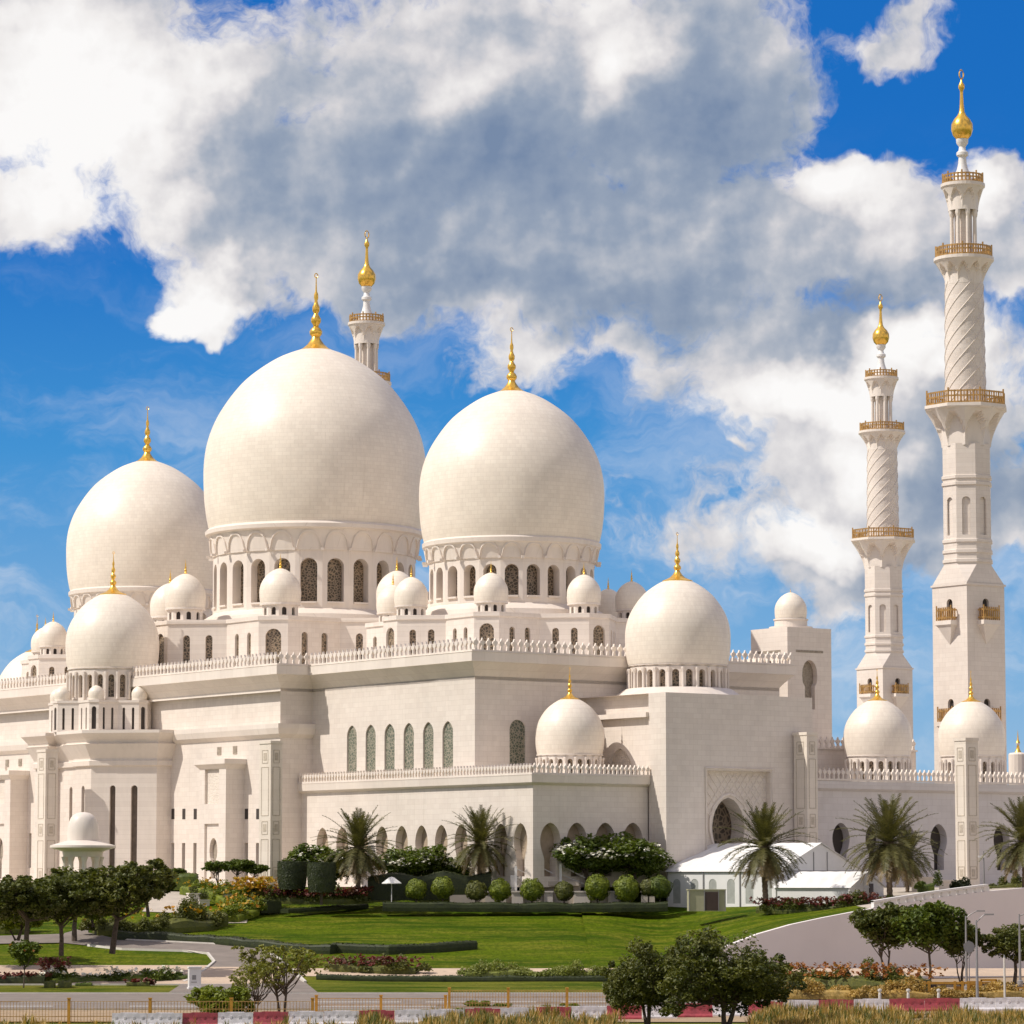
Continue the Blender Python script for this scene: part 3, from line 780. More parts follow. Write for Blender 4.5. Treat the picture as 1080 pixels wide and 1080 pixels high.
# engaged panelled bays on the lower wall
def bay(yc, wd, xf):
    mb = MB(); top = at_v(225, 801, 227.4)[2]; d = XP - xf
    y0, y1 = yc - wd / 2, yc + wd / 2
    q = []
    # front with a panel and a keyhole door, each in a rectangular recess
    def rect(a, b, z0, z1): mb.face([(xf, a, z0), (xf, b, z0), (xf, b, z1), (xf, a, z1)])
    pa, pb = y0 + wd * .26, y1 - wd * .20; A = [(1.0, hgt(869, XP, yc)), (hgt(848, XP, yc), hgt(809, XP, yc))]
    rect(y0, pa, 0, top); rect(pb, y1, 0, top); z = 0
    for z0, z1 in A + [(top, top)]:
        rect(pa, pb, z, z0); z = z1
    for z0, z1 in A:
        for a in (pa, pb): mb.face([(xf, a, z0), (xf + .35, a, z0), (xf + .35, a, z1), (xf, a, z1)])
        for zz in (z0, z1): mb.face([(xf, pa, zz), (xf + .35, pa, zz), (xf + .35, pb, zz), (xf, pb, zz)])
    for yy in (y0, y1): mb.face([(xf, yy, 0), (XP, yy, 0), (XP, yy, top), (xf, yy, top)])
    o = mb.build('panelled_bay', 'marble', mosque)
    m = MB(); m.face([(xf + .34, pa, A[1][0]), (xf + .34, pb, A[1][0]), (xf + .34, pb, A[1][1]), (xf + .34, pa, A[1][1])]); m.build('carved_panel', 'relief', o)
    m = MB(); q = panel(m, (xf + .30, pb), (0, -1), (-1, 0), pb - pa, A[0][0], A[0][1], [((pb - pa) / 2, 1.9, A[0][0] + .01, A[0][0] + (A[0][1] - A[0][0]) * .74, 'keyhole')], .5); w = m.build('door_surround', 'marble', o)
    pane_objs(q, 'door', 'inlay', w)
    c = MB(); sweep(c, [(XP, y1), (xf, y1), (xf, y0), (XP, y0)], [(0, top - 1.2), (.15, top - 1.0), (.45, top - .7), (.55, top - .6), (.55, top), (-.5, top + .02)], False); c.face([(XP, y1, top), (xf, y1, top), (xf, y0, top), (XP, y0, top)])
    for yy in (yc - wd * .15, yc + wd * .45):
        q = MB(); q.box((XP - .03, yy, top + 1.2), (.08, .95, 1.0)); q.box((XP - .05, yy, top + 1.2), (.08, .5, .5)); q.build('inlay_square', 'inlay', o)
    c.build('cornice', 'trim', o)
yb = at_v(238, 860, 227.4)[1]
bay(yb + 3.2, 6.4, 227.4 - VC); bay(-yb - 3.2, 6.4, 227.4 - VC)
# rear hall block behind the wing, and the square tower
def rear():
    for s in (1, -1):
        y0 = -76.2; z = hgt(791, 30, y0, 880); pl = [(20, y0), (at_u(966, 800, UC + y0)[0], y0), (at_u(966, 800, UC + y0)[0], -42), (20, -42)]
        pl = [(p[0], p[1] * s) for p in pl]
        if s < 0: pl = pl[::-1]
        mb = MB()
        for i in range(4): wall_run(mb, pl[i], pl[(i + 1) % 4], 0, z)
        mb.face([(p[0], p[1], z) for p in pl]); mb.build('rear_hall', 'marble', mosque); parapet(pl, z, mosque, True, .9, 1.2)
rear()
tower_spots = [(1, 'white square tower with keyhole arches and a small dome behind the portal block')]
tv = at_u(831, 740, 342.0)
tx, ty = tv[0], tv[1]; TW = 7.2
def build_tower():
    top = hgt(661, tx, ty, 831); o = empty('square_tower', loc2w(tx + TW / 2, ty + TW / 2, 0), HD, tower_spots[0][1], 'tower')
    mb = MB(); panes = []; h = TW / 2
    cs = [(-h, -h), (h, -h), (h, h), (-h, h)]
    for i in range(4):
        zt = hgt(695, tx, ty, 831)
        panes += wall_run(mb, cs[i], cs[(i + 1) % 4], 0, top, [(TW * .5, 2.5, zt - 6.2, zt, 'keyhole')], .8)
    mb.face([(a, b, top) for a, b in cs]); b = mb.build('shaft', 'marble', o); pane_objs(panes, 'arch_screen', 'inlay', b)
    c = MB(); c.box((-h - .01, 0, hgt(686, tx, ty, 831)), (.06, TW * .62, .3)); c.build('band', 'inlay', o); c = MB(); c.box((0, -h - .01, hgt(686, tx, ty, 831)), (TW * .62, .06, .3)); c.build('band', 'inlay', o)
    R = 2.05; mb = MB(); mb.lathe([(R * 1.35, top), (R * 1.35, top + .3), (R * 1.02, top + .35), (R * 1.02, top + 1.1), (R * 1.08, top + 1.15), (R * 1.08, top + 1.3), (R * .98, top + 1.35)], 32); mb.build('dome_base', 'trim', o)
    dome(o, 0, 0, top + 1.3, R, .5, 32)
build_tower()

# ------------------------------------------------------------------ right wing: a building of its own
def build_wing():
    uw = 320.8; yw = uw - UC; xa = 10.95; xb = 118
    o = empty('arcade_wing', loc2w(0, 0, 0), HD, 'long shaded arcade wing with white crenels and two onion domes', 'building')
    top = at_u(900, 824, uw)[2]
    mb = MB(); ops = []
    s0 = at_u(887, 880, uw)[0]; s1 = at_u(990, 880, uw)[0]; st = (s1 - s0) / 3
    x = s0 - st
    apex = at_u(990, 869, uw)[2]
    k = 0
    while x < xb - 3:
        if x > xa + 2: ops.append((x - xa, 2.7, 2.0, apex, 'keel'))
        x += st
    q = wall_run(mb, (xa, yw), (xb, yw), 0, top, ops, 1.2); wall_run(mb, (xb, yw), (xb, yw + 16), 0, top)
    mb.face([(xa, yw, top), (xb, yw, top), (xb, yw + 16, top), (xa, yw + 16, top)])
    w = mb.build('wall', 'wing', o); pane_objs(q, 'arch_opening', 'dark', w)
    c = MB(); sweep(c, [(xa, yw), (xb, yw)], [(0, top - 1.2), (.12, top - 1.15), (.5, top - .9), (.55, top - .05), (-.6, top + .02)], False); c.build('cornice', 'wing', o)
    parapet([(xa, yw - .35), (xb, yw - .35)], top + .02, o, False, .72, 1.15, 'trim')
    for px, R in ((926, 4.2), (1025, 4.2)):
        c = at_u(px, 800, 329.5); hb = hgt(797, c[0], c[1], px)
        small_drum(o, c[0], c[1], top, hb, R * .92, 20, .5); dome(o, c[0], c[1], hb, R, 1.25)
    # third dome beyond the frame's edge
    c3 = 2 * at_u(1025, 800, 329.5)[0] - at_u(926, 800, 329.5)[0]
    small_drum(o, c3, 329.5 - UC, top, hgt(797, *at_u(1025, 800, 329.5)[:2], 1025), 3.85, 20, .5); dome(o, c3, 329.5 - UC, hgt(797, *at_u(1025, 800, 329.5)[:2], 1025), 4.2, .95)
    # low roof lantern seen between the domes
    c = at_Y(1074, 810, 480); m = MB(); m.lathe([(1.3, 0), (1.3, 5.2), (1.1, 5.4), (.3, 5.5), (.15, 6.4), (.3, 6.7), (.1, 7), (0, 8)], 16)
    U, V = uv(c.x, c.y); ln = m.build('roof_lantern', 'trim', o, False, (V - VC, U - UC, top))
    m = MB(); m.lathe([(.5, 5.45), (.25, 5.9), (.16, 6.5), (.3, 6.8), (.12, 7.2), (0, 8.6)], 12); m.build('finial', 'gold', ln, True)
build_wing()

# ------------------------------------------------------------------ minarets
NU, NV = 340.1, 315.3
Nx, Ny = NV - VC, NU - UC
def hn(py, px=None): return hgt(py, Nx, Ny, px if px else 1014 + (py - 73) * .0112)
def build_minaret():
    o = empty('minaret', loc2w(Nx, Ny, 0), HD, 'nearest and tallest of the three minarets, white with gold finial', 'minaret', 'minarets of the mosque')
    S = 3.28; hs = hn(619); ho = hn(597)
    mb = MB(); panes = []
    cs = [(-S, -S), (S, -S), (S, S), (-S, S)]
    for i in range(4):
        # two windows one above the other: split the wall in two height bands
        a, b = cs[i], cs[(i + 1) % 4]; zc = (hn(690))
        panes += wall_run(mb, a, b, 0, zc, [(S, 1.1, hn(757), hn(738), 'round')], .4)
        panes += wall_run(mb, a, b, zc, hs, [(S, 1.1, hn(652), hn(633), 'round')], .4)
    RO = 3.03   # octagon in-radius
    oc = [(RO / cos(pi / 8) * cos(pi / 8 + k * pi / 4), RO / cos(pi / 8) * sin(pi / 8 + k * pi / 4)) for k in range(8)]
    sq = [(S, S * .0), (S, S), (0, S), (-S, S), (-S, 0), (-S, -S), (0, -S), (S, -S)]
    # splayed transition: square corners to octagon
    ring = [(S + .18, hs - .1), (S + .18, hs + .25)]
    for (r0, z0), (r1, z1) in (((S, hs - .1), (S + .15, hs - .05)), ((S + .15, hs - .05), (S + .15, hs + .2))):
        mb.grid([[(x / S * r0, y / S * r0, z0) for x, y in cs], [(x / S * r1, y / S * r1, z1) for x, y in cs]], True)
    for k in range(4):
        c = [(S, S), (-S, S), (-S, -S), (S, -S)][k]; a = oc[(2 * k) % 8]; b = oc[(2 * k + 1) % 8]; b2 = oc[(2 * k + 2) % 8]
        c2 = [(S, S), (-S, S), (-S, -S), (S, -S)][(k + 1) % 4]
        mb.face([(*c, hs + .2), (*a, ho), (*b, ho)]); mb.face([(*c, hs + .2), (*b, ho), (*b2, ho), (*c2, hs + .2)])
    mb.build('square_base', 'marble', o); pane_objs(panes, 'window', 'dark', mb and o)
    # balconies on the base
    for ang in range(4):
        R = Matrix.Rotation(ang * pi / 2, 3, 'Z')
        for zf in (hn(656), hn(762)):
            g = MB(); m = MB()
            for k in range(9):
                x = -1.35 + 2.7 * k / 8; p = R @ Vector((x, -S - 1.05, zf + .85)); g.box(tuple(p), (.13, .13, 1.7 + (.5 if k in (0, 8) else 0)), ang * pi / 2)
            for sx in (-1, 1):
                for yy in (-.35, -.7): p = R @ Vector((sx * 1.35, -S + yy, zf + .8)); g.box(tuple(p), (.13, .13, 1.6), ang * pi / 2)
            for zz in (.35, 1.35):
                p = R @ Vector((0, -S - 1.05, zf + zz)); g.box(tuple(p), (2.8, .1, .22), ang * pi / 2)
                for sx in (-1, 1): p = R @ Vector((sx * 1.35, -S - .55, zf + zz)); g.box(tuple(p), (.1, 1.0, .22), ang * pi / 2)
            rows = []
            for w, d, z in ((1.5, 1.2, 0), (1.5, 1.2, -.55), (1.25, .95, -.8), (.7, .5, -1.9), (.08, .05, -3.0)):
                rows.append([tuple(R @ Vector((x, -S - y, zf + z))) for x, y in ((-w, 0), (-w, d), (w, d), (w, 0))])
            m.grid(rows); m.face(rows[0])
            b = m.build('bracket', 'trim', o); g.build('balcony_railing', 'goldrail', b)
    # octagonal shaft with blind niches
    mb = MB(); z0 = ho; z1 = hn(470)
    for k in range(8):
        a = oc[k]; b = oc[(k + 1) % 8]; L = sqrt((a[0] - b[0]) ** 2 + (a[1] - b[1]) ** 2)
        wall_run(mb, a, b, z0, z1, [(L / 2, L * .42, hn(566), hn(526), 'round')], .22)
    oc2 = [(x * .9, y * .9) for x, y in oc]
    mb.prism(oc2, z0 + 1, z1 - 1)
    for py in (593, 583, 572, 512, 505):
        z = hn(py); sweep(mb, oc, [(0, z - .25), (.16, z - .18), (.16, z + .18), (0, z + .25)])
    mb.build('octagonal_shaft', 'marble', o)
    # balcony one: octagonal flare with arched soffits
    def flare(zA, zB, rA, rB, n, name, ptype=8, arch=True, mat='trim'):
        m = MB(); N = 96
        rows = []
        for j in range(13):
            t = j / 12; row = []
            for k in range(N):
                a = 2 * pi * k / N
                # ribs stay out at the bay borders, the bay middles are hollowed under a round arch
                ph = (k * n / N) % 1.0; s = abs(ph - .5) * 2   # 1 at the rib, 0 mid bay
                prof = rA + (rB - rA) * (t ** 1.6)
                lim = sqrt(max(0, 1 - s * s)) * .86 if s < .84 else 0
                if arch and t < lim: r = rA + (rB - rA) * (t ** 1.6) * .12 
                else: r = prof
                if ptype == 8:
                    aa = (a % (pi / 4)) - pi / 8; r = r / cos(aa) * cos(pi / 8) * 1.03
                row.append((r * cos(a), r * sin(a), zA + (zB - zA) * t))
            rows.append(row)
        m.grid(rows, True); m.face(rows[-1]); return m
    def ring_poly(r, n, a0=0.): return [(r * cos(a0 + 2 * pi * k / n), r * sin(a0 + 2 * pi * k / n)) for k in range(n)]
    def balcony(zA, zB, rA, rB, n, oct_):
        m = flare(zA, zB, rA, rB, n, 'b', 8 if oct_ else 0)
        pl = ring_poly(rB / cos(pi / 8) if oct_ else rB, 8 if oct_ else 32, pi / 8 if oct_ else 0)
        pl = [(x * (1.0), y) for x, y in pl]
        sweep(m, pl, [(-.6, zB - .05), (.05, zB), (.18, zB + .15), (.18, zB + .55), (-1.2, zB + .57)]); m.face([(x, y, zB + .5) for x, y in pl])
        return m.build('balcony', 'trim', o)
    def rail(par, r, z, h, oct_, n):
        g = MB(); pl = ring_poly((r - .12) / (cos(pi / 8) if oct_ else 1), 8 if oct_ else 32, pi / 8 if oct_ else 0)
        for zz in (.12, h * .55, h - .12): sweep(g, pl, [(.06, z + zz - .1), (.06, z + zz + .1), (-.06, z + zz + .1), (-.06, z + zz - .1), (.06, z + zz - .1)])
        tot = len(pl)
        for i in range(tot):
            a = Vector(pl[i]); b = Vector(pl[(i + 1) % tot]); k = max(1, round((b - a).length / .42))
            for j in range(k):
                p = a + (b - a) * j / k; tall = (j == 0 and (oct_ or i % 4 == 0))
                g.box((p.x, p.y, z + h / 2 + (.15 if tall else 0)), (.16, .16, h + (.3 if tall else 0)) if tall or j % 2 == 0 else (.10, .10, h))
        g.build('balcony_railing', 'goldrail', par)
    zb = hn(434); b = balcony(hn(472), zb, 3.1, 5.05, 8, True); rail(b, 5.05, zb + .57, hn(420) - hn(433.5), True, 8)
    # cylindrical shaft with spiral ribs
    z0 = zb; z1 = hn(298); r0, r1 = 2.68, 2.48
    m = MB(); m.lathe([(r0, z0), (r1, z1)], 64); cy = m.build('round_shaft', 'marble', o, True)
    sp = MB(); ns = 9
    for k in range(ns):
        pts = []
        for j in range(41):
            t = j / 40; a = 2 * pi * k / ns + t * 2 * pi * .92; r = r0 + (r1 - r0) * t + .03; pts.append((r * cos(a), r * sin(a), z0 + (z1 - z0) * t))
        sp.tube(pts, .06, 4, False)
        pts = []
        for j in range(31):
            t = j / 30; a = 2 * pi * (k + .3) / ns - t * 2 * pi * .92; r = r0 + (r1 - r0) * t - .005; pts.append((r * cos(a), r * sin(a), z0 + (z1 - z0) * t))
        sp.tube(pts, .035, 3, False)
    sp.build('spiral_rib', 'trim', cy)
    zb = hn(277); b = balcony(hn(301), zb, 2.5, 3.75, 12, False); rail(b, 3.75, zb + .57, hn(265) - hn(276), False, 8)
    # lantern with slender columns
    z0 = zb + .5; z1 = hn(222); m = MB(); m.lathe([(1.15, z0), (1.15, z1)], 24)
    ln = m.build('lantern_core', 'marble', o, True); m = MB()
    for k in range(8):
        a = 2 * pi * k / 8 + pi / 8; m.lathe([(.34, z0), (.30, z0 + .5), (.24, z0 + .7), (.22, z1 - 1.0), (.34, z1 - .6), (.38, z1)], 8, (1.62 * cos(a), 1.62 * sin(a), 0))
    m.build('column', 'trim', ln)
    zb = hn(199); b = balcony(hn(223), zb, 1.95, 2.72, 8, False); rail(b, 2.72, zb + .5, hn(186) - hn(196), False, 8)
    # baluster and gold finial
    f = (lambda pr: [(r, hn(py)) for r, py in pr])
    m = MB(); m.lathe(f([(1.5, 198), (1.3, 190), (1.0, 184), (.72, 178), (.55, 172), (.5, 166), (.78, 164), (.78, 161), (.5, 159), (.42, 155), (.78, 151), (.8, 147), (.6, 146)]), 20); m.build('pedestal', 'white', o, True)
    m = MB(); m.lathe(f([(.3, 148), (.75, 147), (1.2, 143), (1.42, 137), (1.38, 131), (1.05, 126), (.60, 122), (.36, 118), (.26, 110), (.2, 100), (.20, 96), (.40, 93), (.40, 90), (.2, 87), (.1, 84), (0, 82)]), 24)
    cz = (hn(84) + hn(73)) / 2; hr = (hn(73) - hn(84)) / 2 - .1
    m.tube([(hr * .62 * cos(a), 0, cz + hr * sin(a)) for a in [2 * pi * k / 14 for k in range(15)]], .10, 6, False)
    m.build('finial', 'gold', o, True)
    return o
mn = build_minaret()
m2 = copy_tree(mn); place(m2, (*xy(483.1, 315.3), MO[2]), HD, 1, 'far minaret rising behind the central great dome, only its top showing')
m3 = copy_tree(mn); place(m3, (*xy(482.1, 426.3), MO[2]), HD, 1, 'smaller looking farther minaret between the square tower and the tallest minaret')
m3.scale = (1.08, 1.08, 1.0)
m2.scale = (1.05, 1.05, 1.0)

# ------------------------------------------------------------------ freestanding inlaid pylons
def pylon(px_edge, px_l, px_r, py_top, v=None, Yd=430, label='', py_ref=900):
    p = at_Y(px_edge, py_ref, Yd); U, V = uv(p.x, p.y); x, y = V - VC, U - UC
    top = hgt(py_top, x, y, px_edge); wu = abs(at_v(px_l, py_ref, V)[1] - y); wv = abs(at_u(px_r, py_ref, U)[0] - x)
    o = empty('pylon', loc2w(x + wv / 2, y + wu / 2, -.6), HD, label, 'pillar', 'inlaid marble pylons'); top += .6
    mb = MB(); mb.box((0, 0, top / 2), (wv, wu, top)); mb.box((0, 0, top + .05), (wv + .18, wu + .18, .34)); mb.box((0, 0, .35), (wv + .25, wu + .25, .7)); mb.build('shaft', 'pylon', o)
    ins = MB()
    for z0, z1, k in ((top - 2.4, top - .9, 0), (top - 8.6, top - 2.9, 1), (top - 10.8, top - 9.3, 0), (1.6, top - 11.4, 1), (1.5, 2.9, 0)):
        if z1 < z0 + .5: continue
        w = .5 if k == 0 else .62
        for ax in (0, 1):
            L = (wu if ax == 0 else wv) * w
            # frame of thin bars round each inlay
            for dz, hh, ww in ((z0, .08, L), (z1, .08, L)):
                ins.box((-wv / 2 - .01, 0, dz) if ax == 0 else (0, -wu / 2 - .01, dz), (.05, ww, hh) if ax == 0 else (ww, .05, hh))
            for sd in (-1, 1):
                ins.box((-wv / 2 - .01, sd * L / 2, (z0 + z1) / 2) if ax == 0 else (sd * L / 2, -wu / 2 - .01, (z0 + z1) / 2), (.05, .08, z1 - z0) if ax == 0 else (.08, .05, z1 - z0))
            if k == 0: ins.box((-wv / 2 - .01, 0, (z0 + z1) / 2) if ax == 0 else (0, -wu / 2 - .01, (z0 + z1) / 2), (.04, L * .55, (z1 - z0) * .6) if ax == 0 else (L * .55, .04, (z1 - z0) * .6), 0)
    ins.build('stone_inlay', 'frame_inlay', o)
pylon(285, 273, 297, 783, Yd=421, label='tall inlaid marble pylon right of the panelled bay, beside the clipped drum hedges')
pylon(47, 38, 60, 792, Yd=455, label='inlaid marble pylon at the far left, under the mihrab cornice')
pylon(852, 838, 863, 774, Yd=413.5, label='inlaid marble pylon at the right end of the portal block')
pylon(1020, 1008, 1033, 780, Yd=404, label='inlaid marble pylon in front of the arcade wing dome, between two palms')

# ------------------------------------------------------------------ ground
def build_ground():
    ys = sorted([-400, -100, 0, 120, 200, 240] + [250 + 4 * k for k in range(46)] + [336, 400, 412, 424, 440, 480, 560, 700, 1000, 2000, 6000])
    xs = [-4000, -1500, -600, -300, -180] + [-120 + 6 * k for k in range(41)] + [180, 300, 600, 1500, 4000]
    mb = MB(); rows = []
    for y in ys: rows.append([(x, y, ground_z(x, y) + (.22 * noise.noise(Vector((x * .04, y * .06, 0))) if 322 < y < 400 and -18 < x < 4 else 0)) for x in xs])
    mb.grid(rows); o = mb.build('ground', 'lawn', None, True); tag(o, kind='structure')
build_ground()
def sheet(name, pts, mat, dz=.02, kind='structure', sub=3.0):
    """a sheet draped on the terrain; pts are picture points of its outline given as left/right rows"""
    mb = MB(); rows = []
    for (pa, pb) in pts:
        a = on_ground(*pa) if len(pa) == 2 else Vector(pa); b = on_ground(*pb) if len(pb) == 2 else Vector(pb); n = 12
        rows.append([(lambda p: (p.x, p.y, ground_z(p.x, p.y) + dz + .02))(a + (b - a) * k / n) for k in range(n + 1)])
    dense = []
    for r0, r1 in zip(rows, rows[1:]):
        L = max((Vector(r1[0]) - Vector(r0[0])).length, 1); m = max(1, int(L / sub))
        for j in range(m):
            row = []
            for p, q in zip(r0, r1):
                v = Vector(p).lerp(Vector(q), j / m); v.z = ground_z(v.x, v.y) + dz + .02; row.append(tuple(v))
            dense.append(row)
    dense.append(rows[-1]); mb.grid(dense); return tag(mb.build(name, mat, None, True), kind='structure')
def strip(name, y0, y1, mat, dz, x0=-150, x1=150, z=None):
    mb = MB(); n = 40; mb.grid([[(x0 + (x1 - x0) * k / n, y, (z if z is not None else ground_z(0, y)) + dz) for k in range(n + 1)] for y in (y0, y1)]); return tag(mb.build(name, mat), kind='structure')
def Yg(py, z=-9.75): d = ray(540, py); return z * d.y / d.z
# street in front: verge, pavement, road and near verge
strip('road', Yg(1066), Yg(1048.5), 'asphalt', .03)
strip('pavement', Yg(1043), Yg(1036.5), 'paving', .035, -150, -22)
strip('pavement', Yg(1039.3), Yg(1037.3), 'paving', .035, -22, 80)
def kerb_line(y, h=.14, w=.25, x0=-150, x1=150):
    mb = MB(); mb.box(((x0 + x1) / 2, y, ground_z(0, y) + h / 2), (x1 - x0, w, h)); return tag(mb.build('kerb', 'kerb'), kind='structure')
kerb_line(Yg(1048.5)); kerb_line(Yg(1066)); kerb_line(Yg(1043), x1=-20)
mk = MB()
for py in (1057.5, 1062):
    y = Yg(py)
    x = -150
    while x < 60:
        mk.face([(x, y, ground_z(0, y) + .045), (x + 9, y, ground_z(0, y) + .045), (x + 9, y + .9, ground_z(0, y) + .045), (x, y + .9, ground_z(0, y) + .045)]); x += 15 if py > 1060 else 11
tag(mk.build('road_marking', 'mark'), kind='structure')
sheet('near_verge', [((-80, 1079), (1160, 1079)), ((-80, 1066.5), (1160, 1066.5))], 'sand', .05)
# drive curving up from the street to the left
sheet('driveway', [((178, 1047.5), (335, 1047.5)), ((194, 1037), (322, 1037)), ((214, 1026), (306, 1022)), ((226, 1015.5), (291, 1010)), ((219, 1006.5), (272, 1001)), ((193, 1004), (226, 996.5)), ((129, 1002), (174, 994)), ((93, 998), (129, 992)), ((62, 995), (93, 984.5)), ((68, 985), (93, 979)), ((100, 976), (120, 974))], 'asphalt', .06)
sheet('driveway', [((64, 986), (64, 995.5)), ((-30, 989), (-30, 997))], 'asphalt', .09)
sheet('path', [((160, 975), (195, 975)), ((225, 972), (260, 974)), ((250, 966), (262, 968))], 'plaza', .05)
sheet('forecourt', [((150, 962), (196, 964)), ((160, 948), (200, 950)), ((165, 938), (300, 938))], 'plaza', .05)
# kerb along the drive
def kerb_path(pts, w=.3, h=.18):
    mb = MB(); P = [on_ground(*p) for p in pts]
    mb.tube([p + Vector((0, 0, .08)) for p in P], w * .6, 4); return tag(mb.build('kerb', 'kerb'), kind='structure')
kerb_path([(194, 1037), (214, 1026), (226, 1015.5), (219, 1006.5), (193, 1004), (129, 1002), (93, 998)]); kerb_path([(322, 1037), (306, 1022), (291, 1010), (272, 1001), (226, 996.5), (174, 994), (129, 992)])
# mosque terrace paving
tp = [(-40, -60), (-40, 120), (60, 120), (60, -60)]
mb = MB(); mb.face([(-110, 423, ZE - .60), (260, 423, ZE - .60), (260, 760, ZE - .60), (-230, 760, ZE - .60), (-230, 423, ZE - .60)]); tag(mb.build('terrace', 'plaza'), kind='structure')

# retaining wall of the ramp on the right
UW = 270.4
def wall_x(px, py): d = ray(px, py); U, V = uv(d.x, d.y); k = UW / U; return (V * k, d.z * k)
wt = [(700, 1022), (745, 1006), (800, 985), (835, 975), (870, 967.5), (925, 957), (980, 948), (1040, 940), (1080, 936.5), (1200, 930), (1500, 925)]
def build_ramp():
    o = empty('retaining_wall', (0, 0, 0), 0, 'long smooth grey retaining wall of the ramp, behind the roadside trees', 'wall')
    P = [wall_x(*p) for p in wt]; mb = MB(); th = .5; P[0] = (P[0][0], -9.0)
    f = [xy(UW, v) for v, z in P]; b = [xy(UW + th, v) for v, z in P]
    zb = ZE - 10.2
    mb.grid([[(x, y, zb) for x, y in f], [(x, y, ZE + z) for (x, y), (v, z) in zip(f, P)], [(x, y, ZE + z) for (x, y), (v, z) in zip(b, P)], [(x, y, zb) for x, y in b]])
    mb.build('wall_face', 'concrete', o)
    # balustrade coping: white blocks with gaps
    cp = MB()
    v0 = wall_x(925, 957)[0]; v1 = wall_x(1042, 940)[0]; v = v0
    def ztop(v): return interp(v, P)
    while v < v1:
        x, y = xy(UW + th / 2, v); cp.box((x, y, ZE + ztop(v) + .25), (.75, .45, .5), HD); v += 1.15
    x0, y0 = xy(UW + th / 2, v0 - .4); x1, y1 = xy(UW + th / 2, v1)
    n = 12
    for k in range(n):
        va = v0 - .4 + (v1 - v0 + .4) * k / n; vb = v0 - .4 + (v1 - v0 + .4) * (k + 1) / n; A = xy(UW + th / 2 - .3, va); B = xy(UW + th / 2 - .3, vb); A2 = xy(UW + th / 2 + .3, va); B2 = xy(UW + th / 2 + .3, vb)
        for dz in (.5, .72): cp.face([(*A, ZE + ztop(va) + dz), (*B, ZE + ztop(vb) + dz), (*B2, ZE + ztop(vb) + dz), (*A2, ZE + ztop(va) + dz)])
        cp.face([(*A, ZE + ztop(va) + .5), (*B, ZE + ztop(vb) + .5), (*B, ZE + ztop(vb) + .72), (*A, ZE + ztop(va) + .72)])
    cp.build('coping', 'white', o)
    # ground held up by the wall: grass to the left, paving to the right
    def shelf(name, vs, mat, dz=0.):
        m = MB(); rows = []
        for t in [k_ / 48 for k_ in range(49)]:
            row = []
            for v in vs:
                x, y = xy(UW + th, v); z0 = ztop(v) - .12; yE = 415.0; Y = y + (yE - y) * t; k = t ** 2.2
                X = x; zz = ZE + z0 + (-.66 - z0) * k + dz; g = base_z(X, Y) + .035; q = min(1, max(0, (X - 8.5) / 14.5)); q = q * q * (3 - 2 * q)
                row.append((X, Y, g + (zz - g) * q))
            rows.append(row)
        m.grid(rows); return tag(m.build(name, mat, None, True), kind='structure')
    va_ = wall_x(630, 1020)[0]; vv = [va_ + (v0 - va_) * k / 24 for k in range(25)]; shelf('upper_lawn', vv, 'lawn')
    vv = [v0 + (P[-1][0] - v0) * k / 16 for k in range(17)]; shelf('ramp', vv, 'plaza')
    strip2 = MB(); strip2.face([(20, 414.9, ZE - .66), (300, 414.9, ZE - .66), (300, 423.2, ZE - .61), (20, 423.2, ZE - .61)]); tag(strip2.build('terrace_edge', 'plaza'), kind='structure')
build_ramp()
# paved strip at the wall's foot
strip('planting_bed', Yg(1047.5), Yg(1026), 'sand', .05, 22, 120, ZE - 9.75)
VEGETATION = True
#@@VEG
# ------------------------------------------------------------------ vegetation helpers
def rnd_dir(R):
    z = R.uniform(-1, 1); a = R.uniform(0, 2 * pi); s = sqrt(1 - z * z); return Vector((s * cos(a), s * sin(a), z))
def leaf(mb, p, s, R, up=.35, asp=.55):
    n = rnd_dir(R); n.z = abs(n.z) + up; n.normalize(); a = n.orthogonal().normalized(); a = Matrix.Rotation(R.uniform(0, 6.28), 3, n) @ a; b = n.cross(a)
    s *= R.uniform(.7, 1.3); mb.face([p - a * s, p - b * s * asp + n * s * .15, p + a * s, p + b * s * asp + n * s * .15])
def clumps(mb, blobs, n, s, R, up=.35, shell=.55, lump=.32):
    """leaves gathered in sub-clumps spread through a few ellipsoids, leaving gaps between them"""
    vols = [b[3] * b[4] * b[5] for b in blobs]; tot = sum(v ** .67 for v in vols)
    for b, v in zip(blobs, vols):
        k = max(5, int(70 * v ** .67 / tot * len(blobs) ** .5)); m = int(n * v ** .67 / tot / k)
        for _ in range(k):
            d = rnd_dir(R); q = R.uniform(shell, 1.0); c = Vector((b[0] + d.x * b[3] * q, b[1] + d.y * b[4] * q, b[2] + d.z * b[5] * q)); rr = lump * min(b[3], b[4], b[5]) * R.uniform(.6, 1.25)
            for _ in range(m):
                e = rnd_dir(R) * rr * R.uniform(.3, 1.0) ** .6; e.z *= .75; leaf(mb, c + e, s, R, up)
